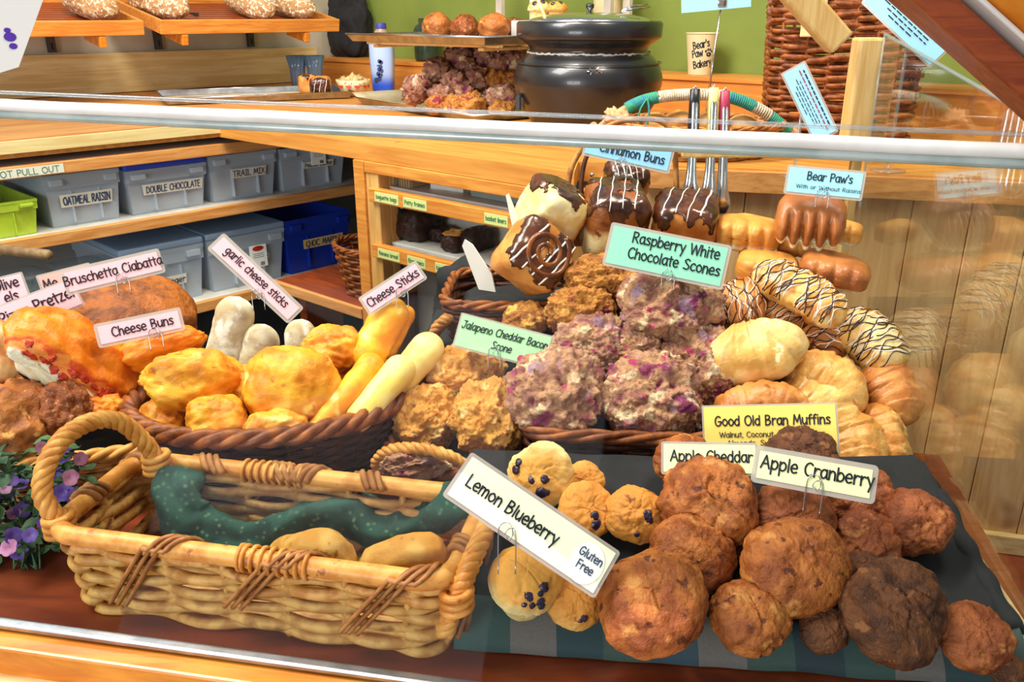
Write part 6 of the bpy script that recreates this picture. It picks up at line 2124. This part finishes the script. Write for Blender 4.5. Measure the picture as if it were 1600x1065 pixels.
bun(258, 654, .945, 34, 36, 30, 'bun_cheese', 'cheese bun tucked under the wide folded one', amp=.2)
bun(430, 668, .915, 48, 30, 32, 'bun_cheese', 'cheese bun low at the front rim below the big round one', amp=.18)
bun(385, 612, .990, 34, 40, 34, 'bun_cheese', 'cheese bun squeezed between the wide folded and the big round one')
bun(524, 548, 1.04, 52, 40, 36, 'bun_cheese', 'cheese bun with a browned tip beside the white garlic sticks', shape=pinch(), roll=14)
bun(252, 545, 1.03, 70, 26, 34, 'bun_orange', 'flat cheese bun under the Cheese Buns card', shape=pinch(), lean=15, roll=-12, amp=.16)
bun(500, 590, 1.03, 40, 40, 30, 'bun_cheese', 'shaded cheese bun behind the orange cheese stick', amp=.18)
G = 'white garlic cheese sticks'
def px_stick(u0, v0, u1, v1, y0, y1, rpx, mat, label, group, **k):
    a, b = aty(u0, v0, y0), aty(u1, v1, y1)
    return stick('garlic_cheese_stick' if 'garlic' in label else 'cheese_stick', a, b, rpx * m_per_px(b), M[mat], label, group, **k)
px_stick(338, 610, 374, 463, 1.09, 1.135, 33, 'stick_garlic', 'tallest white floured garlic stick, carrying the long pink card', G, amp=.06)
px_stick(392, 600, 414, 506, 1.09, 1.12, 31, 'stick_garlic', 'shorter white garlic stick in the middle of the three', G)
px_stick(462, 600, 472, 498, 1.10, 1.13, 25, 'stick_garlic', 'white garlic stick next to the brown tipped cheese bun', G)
C = 'cheese sticks in the oval basket'
px_stick(560, 580, 622, 466, 1.02, 1.085, 31, 'stick_cheese', 'bright orange cheese stick carrying the Cheese Sticks card', C, amp=.10)
px_stick(470, 700, 592, 556, .905, 1.01, 23, 'stick_cheese', 'long thin cheese stick leaning out over the front rim', C, amp=.08, taper=.7)
px_stick(545, 672, 640, 560, .93, 1.005, 27, 'stick_pale', 'pale cream ended cheese stick in front of the lone pale tip', C, amp=.05, taper=.8)
px_stick(600, 625, 684, 525, .99, 1.055, 29, 'stick_pale', 'palest cheese stick, its smooth end sticking out furthest over the scones', C, amp=.04, taper=.8)
px_stick(612, 680, 668, 560, .995, 1.06, 17, 'crust_brown', 'browned thin stick beneath the palest cheese stick', C, amp=.10)
px_stick(600, 560, 640, 478, 1.05, 1.095, 16, 'stick_cheese', 'thin browned cheese stick right behind the card-carrying one', C, amp=.10)

# ------------------------------------------------------------------ pizza pretzel, dark rolls, bruschetta loaf at the far left
p = aty(116, 560, .985)
k = m_per_px(p)
def slab(q, n): return Vector((q.x, q.y, q.z + .010 * math.cos(q.x * 30)))
o = lump('pizza_pretzel', M['pretzel_top'], (106 * k, 62 * k, 38 * k), None, p, tilt_to_cam(p, 46, 46), p=2.6, amp=.22, freq=1.6, seed=51, sub=5, octv=4)
tag(o, 'large orange cheddar topped pizza pretzel with a torn pale side', 'pretzel')
R_ = o.rotation_euler.to_matrix()
o.location = p
c1 = mesh_obj('torn_crumb', *[(lambda vf: [q for q in vf])(lump_verts((66 * k, 13 * k, 17 * k), p=2.4, amp=.25, freq=2, seed=3, sub=4))[i] for i in (0, 1)], M['crumb_white'], o, (4 * k, -49 * k, 4 * k))
bvp = BVHTree.FromPolygons([tuple(v.co) for v in o.data.vertices], [tuple(f.vertices) for f in o.data.polygons])
rdp = random.Random(8)
for i in range(12):
    x, y = -70 + 140 * i / 11 + rdp.uniform(-8, 8), -14 + rdp.uniform(-12, 12)
    h = bvp.ray_cast(Vector((x * k, y * k - .06, .09)), Vector((0, .55, -1)).normalized())
    if h[0] is None: continue
    v, f = lump_verts((rdp.uniform(7, 13) * k, rdp.uniform(3, 6) * k, 1.8 * k), amp=.45, freq=2.2, seed=nseed(), sub=3)
    mesh_obj('tomato_patch', v, f, M['salsa'], o, h[0] + h[1] * .0004, h[1].to_track_quat('Z', 'Y').to_euler())
bun(160, 640, .955, 30, 22, 20, 'bun_orange', 'drip of cheddar crust at the end of the pizza pretzel', name='cheddar_crust', group='loose crusts', cat='bread piece', amp=.3)
L_ = 'dark rolls in the basket behind the flowers'
bun(2, 556, .97, 40, 62, 42, 'loaf_tan', 'tan crusted roll with dark spots cut by the frame edge', name='bread_roll', group=L_, amp=.12, cat='roll')
bun(22, 665, .905, 66, 72, 52, 'crust_brown', 'large blistered brown roll above the purple flowers', name='bread_roll', group=L_, amp=.22, freq=2.6, cat='roll')
bun(92, 640, .93, 44, 48, 40, 'crust_seed', 'dark seeded roll under the torn side of the pizza pretzel', name='bread_roll', group=L_, amp=.22, freq=2.6, cat='roll')
bun(0, 735, .865, 34, 30, 30, 'crust_brown', 'brown roll low at the frame edge among the flowers', name='bread_roll', group=L_, amp=.2, freq=2.4, cat='roll')
p = aty(206, 500, 1.16)
k = m_per_px(p)
o = lump('bruschetta_loaf', M['ciabatta'], (97 * k, 80 * k, 52 * k), None, p, tilt_to_cam(p, 28, 4), p=2.4, amp=.06, freq=2.0, seed=61, sub=5, octv=5)
tag(o, 'big round red brown bruschetta loaf behind the pizza pretzel', 'loaf')
mb = MB(); mb.box((0, 0, 0), (.17, .09, .085), 0, .004)
pz = aty(206, 500, 1.17)
tag(mb.build('display_riser', M['black'], None, (pz.x, pz.y, .0435), smooth=False), 'black cloth covered block under the bruschetta loaf', 'display stand')

# ------------------------------------------------------------------ cinnamon buns
def cinn(u, v, y, spx, label, rot, **k):
    p = aty(u, v, y)
    return cinnamon(p, spx * m_per_px(p), label, rot, **k)
cinn(862, 330, 1.195, 88, 'pale torn cinnamon bun with dark glaze on one side', (R(20), R(22), R(28)), body='bun_cream', cover=.14, icing=0, dims=(1, 1, 1))
cinn(832, 400, 1.145, 98, 'dark glazed cinnamon bun lying with its swirl towards the customer', (R(62), R(40), R(10)), body='bun_tan', cover=.16, icing=4, swirl=True, dims=(1, 1, .9))
cinn(958, 346, 1.205, 96, 'pale sided cinnamon bun with striped chocolate glaze behind the teal card', (R(18), R(2), R(6)), body='bun_caramel', cover=.20, icing=4, dims=(1, 1, 1.25), drip=.4)
cinn(1068, 356, 1.195, 92, 'tan cinnamon bun under thick chocolate drips beside the tongs', (R(20), R(3), R(-8)), body='bun_tan', cover=.22, icing=4, dims=(1.05, 1, 1.15), drip=.45)
cinn(978, 282, 1.262, 60, 'small glazed cinnamon bun behind the others, carrying the blue card', (R(30), R(-10), R(20)), body='bun_tan', cover=.4, icing=5)
cinn(905, 345, 1.262, 66, 'shaded dark cinnamon bun behind the pale torn one', (R(10), 0, 0), body='bun_tan', cover=.45, icing=3)
cinn(1105, 392, 1.165, 40, 'small sticky cinnamon bun end beside the golden bear paw', (R(30), R(10), 0), body='bun_tan', cover=.45, icing=2)

# ------------------------------------------------------------------ bear paw buns
def pw(u, v, y, wpx, mat, label, lean=30, roll=0, **k):
    p = aty(u, v, y)
    return paw(p, wpx * m_per_px(p) / 1.3, M[mat], label, tilt_to_cam(p, lean, roll), **k)
pw(1266, 342, 1.125, 104, 'paw_brown', 'brown glazed bear paw bun with deep fingers under the blue card', 36, 2, fingers=5, groove=.5, sz=.66, sy=1.15, down=True)
pw(1168, 364, 1.165, 98, 'paw_gold', 'golden bear paw bun nearest the cinnamon buns', 6, 4, fingers=4, groove=.2, sz=.66)
pw(1198, 420, 1.115, 94, 'paw_gold', 'golden bear paw bun behind the drizzled croissant', 6, 4, fingers=3, groove=.12, sz=.66)
pw(1304, 422, 1.095, 106, 'paw_brown', 'browned bear paw bun with a white band beside the side glass', 4, 10, fingers=4, groove=.12, sz=.56)
pw(1318, 362, 1.165, 56, 'paw_gold', 'pale bear paw bun half hidden behind the deep fingered one', 4, 10, fingers=3, groove=.2, sz=.8)
pw(1240, 385, 1.165, 50, 'paw_gold', 'bear paw bun in shade beneath the deep fingered one', 20, 0, fingers=3, groove=.2, sz=.6)

# ------------------------------------------------------------------ croissants
def cr(u, v, y, lpx, rpx, mat, label, yaw=0, lean=40, roll=0, drizz=False, group='plain croissants', **k):
    p = aty(u, v, y)
    q = m_per_px(p)
    yw = math.atan2(-p.x, p.y)
    rot = (Matrix.Rotation(yw, 3, 'Z') @ Matrix.Rotation(R(lean), 3, 'X') @ Matrix.Rotation(R(roll), 3, 'Z')).to_euler()
    o, mb = croissant('croissant', p, lpx * q, rpx * q, M[mat], label, rot=rot, group=group, **k)
    if drizz:
        drizzle(o, mb, lpx * q * .86, int(lpx / 8), M['choc'], 'chocolate_drizzle', .0009, nseed(), rpx * q * 1.1)
        drizzle(o, mb, lpx * q * .86, int(lpx / 8), M['icing'], 'icing_drizzle', .0006, nseed(), rpx * q * 1.1)
    return o
D_ = 'chocolate drizzled croissants'
cr(1250, 455, 1.055, 165, 34, 'croissant', 'long drizzled croissant lying across the top of the croissant heap', roll=-30, drizz=True, group=D_, bend=.15, segs=8, blunt=4, depth=.07)
cr(1150, 482, 1.075, 96, 46, 'croissant_deep', 'drizzled croissant beside the raspberry scones', roll=24, drizz=True, group=D_, bend=.3, depth=.10)
cr(1222, 492, 1.085, 110, 42, 'croissant_deep', 'drizzled croissant under the long one', roll=-34, drizz=True, group=D_, bend=.4, depth=.10)
cr(1280, 520, 1.065, 96, 46, 'croissant_deep', 'dark drizzled croissant with heavy chocolate in the middle of the heap', roll=-66, drizz=True, group=D_, bend=.3)
cr(1360, 530, 1.035, 128, 42, 'croissant_pale', 'white drizzled croissant with blueberry filling against the side glass', roll=-42, drizz=True, group=D_, bend=.35, depth=.08, blunt=3)
cr(1180, 552, .99, 150, 50, 'croissant_pale', 'pale round curled croissant beside the raspberry scones', bend=.75, roll=200, lean=50, segs=5, depth=.07, blunt=3.2)
cr(1288, 592, .985, 150, 42, 'croissant', 'golden croissant in the middle of the plain heap', roll=-24, bend=.5)
cr(1186, 632, .93, 150, 38, 'croissant_deep', 'golden croissant behind the bran muffins card', roll=16, bend=.4, depth=.09)
cr(1284, 640, .955, 150, 46, 'croissant', 'broad ridged croissant next to the bran muffins card', roll=-40, bend=.4)
cr(1392, 612, .985, 118, 42, 'croissant_deep', 'browned croissant touching the side glass', roll=-52, bend=.35, depth=.10)
cr(1334, 700, .915, 132, 48, 'croissant', 'pale ridged croissant behind the Apple Cranberry card', roll=-62, bend=.4)
cr(1382, 690, .925, 136, 36, 'croissant', 'slim croissant leaning on the black lining at the side glass', roll=-68, bend=.3)
cr(1130, 632, .985, 70, 30, 'croissant_deep', 'browned croissant tip beside the shaded raspberry scone', roll=50, bend=.3)

# ------------------------------------------------------------------ purple flowers in the near corner
def flowers():
    rd = random.Random(31)
    c = aty(20, 900, .74); c.z = .001
    e = empty('flower_bunch', c)
    tag(e, 'bunch of artificial purple and pink flowers beside the honey wicker basket', 'flowers')
    pts = []
    for i in range(70):
        u, v = rd.uniform(-50, 128), rd.uniform(690, 905)
        if u > 128 - max(0, (v - 830)) * 1.6: continue
        if v < 690 + max(0, 60 - u) * .55: continue
        pts.append((u, v, rd.uniform(.735, .80) + (900 - v) * .00028))
    mb = MB()
    for (u, v, y) in pts + [(rd.uniform(-50, 112), rd.uniform(715, 895), rd.uniform(.76, .83)) for _ in range(60)]:
        p = aty(u, v, y) - c
        if p.z < .006: p.z = .008
        for q in range(3):
            d = Vector((rd.uniform(-1, 1), rd.uniform(-1, .1), rd.uniform(-.5, 1))).normalized()
            s = d.cross(Vector((0, 0, 1))).normalized()
            up = s.cross(d)
            L = rd.uniform(.013, .021)
            a = p + Vector((rd.uniform(-.012, .012), .008, rd.uniform(-.010, .010)))
            prof = [(0, .0), (.25, .36), (.55, .42), (.8, .25), (1, 0)]
            vv, ff = [], []
            for t, w in prof:
                cc = a + d * (t * L) - up * (.25 * L * t * t)
                vv += [cc - s * (w * L) + up * .0015, cc + up * -.001, cc + s * (w * L) + up * .0015]
            for j in range(4):
                b = j * 3
                ff += [(b, b + 1, b + 4, b + 3), (b + 1, b + 2, b + 5, b + 4)]
            mb.raw(vv, ff)
    lf = mb.build('foliage', M['leaf'], e)
    lf['kind'] = 'stuff'
    mb = MB()
    for i in range(9):
        q = pts[i * 3 % len(pts)]
        p = aty(*q) - c
        mb.tube(crom([Vector((rd.uniform(-.02, .02), .03, 0)), p * .5 + Vector((0, .02, 0)), p + Vector((0, .006, 0))], 5), .0012, 5)
    mb.build('stems', M['leaf'], e)
    for (u, v, y) in pts[:56]:
        p = aty(u, v, y - .008) - c
        if p.z < .008: continue
        n = (Vector((0, 0, H)) - aty(u, v, y)).normalized()
        n = (n + Vector((rd.uniform(-.6, .6), rd.uniform(-.3, .3), rd.uniform(-.4, .5)))).normalized()
        t = n.orthogonal().normalized()
        b = n.cross(t)
        s = rd.uniform(.006, .0095)
        mb = MB()
        for k in range(5):
            a = 2 * PI * k / 5 + rd.uniform(-.2, .2)
            d = t * math.cos(a) + b * math.sin(a)
            sd = n.cross(d)
            vv, ff = [], []
            for tt, w, up in ((0, .12, 0), (.35, .5, .18), (.7, .62, .32), (1.0, .34, .30), (1.08, 0, .22)):
                cc = p + d * (tt * s) + n * (up * s)
                vv += [cc - sd * (w * s) + n * .1 * s, cc, cc + sd * (w * s) + n * .1 * s]
            for j in range(4):
                q = j * 3
                ff += [(q, q + 1, q + 4, q + 3), (q + 1, q + 2, q + 5, q + 4)]
            mb.raw(vv, ff)
        pink = (v < 760 and rd.random() < .55) or rd.random() < .12
        mb.build('blossom', M['petal_pink' if pink else 'petal_purple'], e)
flowers()

# ------------------------------------------------------------------ laminated cards
def gluten(e, w, h):
    mb = MB()
    mb.raw([(w * .365 + h * .36 * math.cos(t * PI / 16) * .92, -h * .04 + h * .40 * math.sin(t * PI / 16), .0009) for t in range(32)], [tuple(range(32))])
    pt = mb.build('white_sticker', M['paper_white'], e, smooth=False)
    mb = MB()
    letter(mb, 'Gluten', w * .37, h * .04, h * .155, None, z=.0014)
    letter(mb, 'Free', w * .37, -h * .20, h * .155, None, z=.0014)
    mb.build('sticker_lettering', M['ink_blue'], pt, smooth=False)
sign('price_sign', 'lemon yellow Lemon Blueberry card with a round gluten free sticker', 'sign', 831, 818, .640, 283, 84, -33, 'lemon', [('Lemon Blueberry', -.13, -.10, .24, 0)], clip=(-.09, -.42), extra=gluten, margin=6, cliplen=.034, yaw=10)
sign('price_sign', 'cream Apple Cranberry card on a wire clip over the dark muffins', 'sign', 1271, 740, .722, 184, 60, 0, 'cream', [('Apple Cranberry', .02, -.08, .34, 0)], clip=(.02, -.28), margin=8, cliplen=.030)
sign('price_sign', 'cream Apple Cheddar card partly behind the Apple Cranberry card', 'sign', 1108, 716, .760, 148, 52, 6, 'cream', [('Apple Cheddar', .02, -.10, .33, 0)], clip=(-.02, -.34), margin=4)
sign('price_sign', 'golden yellow Good Old Bran Muffins card with an ingredient list', 'sign', 1202, 672, .835, 204, 84, 9.5, 'yellow', [('Good Old Bran Muffins', .02, .10, .18, 0), ('Walnut, Coconut, Dates, Raisins,', .02, -.12, .10, 0, 1.2), ('Almonds, Sunflower seeds,', .02, -.28, .10, 0, 1.25), ('Also bran.', -.02, -.43, .09, 0, 1.2)], clip=None, margin=3)
sign('price_sign', 'teal green Raspberry White Chocolate Scones card above the raspberry scones', 'sign', 1041, 399, 1.03, 190, 70, -9, 'teal', [('Raspberry White', .06, .14, .235, 0), ('Chocolate Scones', .07, -.22, .235, 0)], clip=(.05, -.46), margin=5, yaw=0, cliplen=.018)
sign('price_sign', 'mint green Jalapeno Cheddar Bacon Scone card over the narrow basket', 'sign', 786, 533, 1.02, 150, 56, -15, 'mint', [('Jalapeno Cheddar Bacon', 0, .08, .215, .12, .92), ('Scone', .0, -.28, .215, .12, .92)], clip=(-.06, -.40), margin=3)
sign('price_sign', 'light blue Bear Paws card with a small second line, over the bear paw buns', 'sign', 1288, 285, 1.105, 117, 46, -2, 'sky', [("Bear Paw's", .06, .04, .27, 0), ('With or Without Raisins', .06, -.26, .13, 0, 1.35)], clip=(.0, -.42), margin=4)
sign('price_sign', 'blue Cinnamon Buns card half hidden behind the white rail', 'sign', 982, 234, 1.215, 140, 46, -11, 'blue', [('Cinnamon Buns', .05, -.24, .30, 0)], clip=(-.04, -.5), margin=4)
sign('price_sign', 'small pink Cheese Sticks card tilted up on the orange cheese stick', 'sign', 614, 450, 1.06, 108, 34, 31, 'pink', [('Cheese Sticks', 0, -.18, .40, 0)], clip=(.06, -.42), margin=4)
sign('price_sign', 'long pink garlic cheese sticks card leaning steeply on the white sticks', 'sign', 400, 435, 1.10, 168, 36, -50, 'pink', [('garlic cheese sticks', 0, -.10, .36, 0)], clip=(.12, -.5), margin=5)
sign('price_sign', 'pink Cheese Buns card over the flat cheese bun', 'sign', 219, 511, 1.0, 128, 38, 4.5, 'pink', [('Cheese Buns', .03, -.16, .38, 0)], clip=(.14, -.44), margin=5)
sign('price_sign', 'pale pink Bruschetta Ciabatta card standing on the bruschetta loaf', 'sign', 178, 424, 1.10, 146, 40, 7.5, 'pink', [('Bruschetta Ciabatta', 0, -.14, .36, 0)], clip=(.05, -.40), margin=5)
sign('price_sign', 'salmon pink card mostly hidden behind the Bruschetta Ciabatta card', 'sign', 104, 437, 1.135, 78, 36, 8, 'salmon', [('Me', -.30, -.18, .40, 0)], clip=None, margin=3)
sign('price_sign', 'pink Pizza Pretzel card behind the orange pizza pretzel', 'sign', 50, 483, 1.075, 142, 48, 15, 'pink', [('Pizza Pretzel', .06, -.12, .36, 0)], clip=None, margin=3)
sign('price_sign', 'pink Olive card cut by the frame edge above the Pizza Pretzel card', 'sign', 0, 457, 1.13, 78, 48, 7, 'pink', [('Olive', .14, .06, .32, 0), ('els', .16, -.36, .32, 0)], clip=None, margin=3)

# brown wicker basket on the corner shelf, half hidden by the cabinet post
def corner_basket():
    c = RP(CHW * 2 + .085, .105, -.0875)
    e = empty('wicker_basket', c, (0, 0, RZ))
    tag(e, 'small brown wicker basket on the corner shelf, half hidden by the cabinet post', 'basket')
    weave(e, loop_oval(.105, .08, 110), .12, 13, 18, .0038, M['wicker_brown'], flare=.30, rim_mat=M['wicker_brown'], rim_r=.006, rim_turns=9, seed=23)
corner_basket()
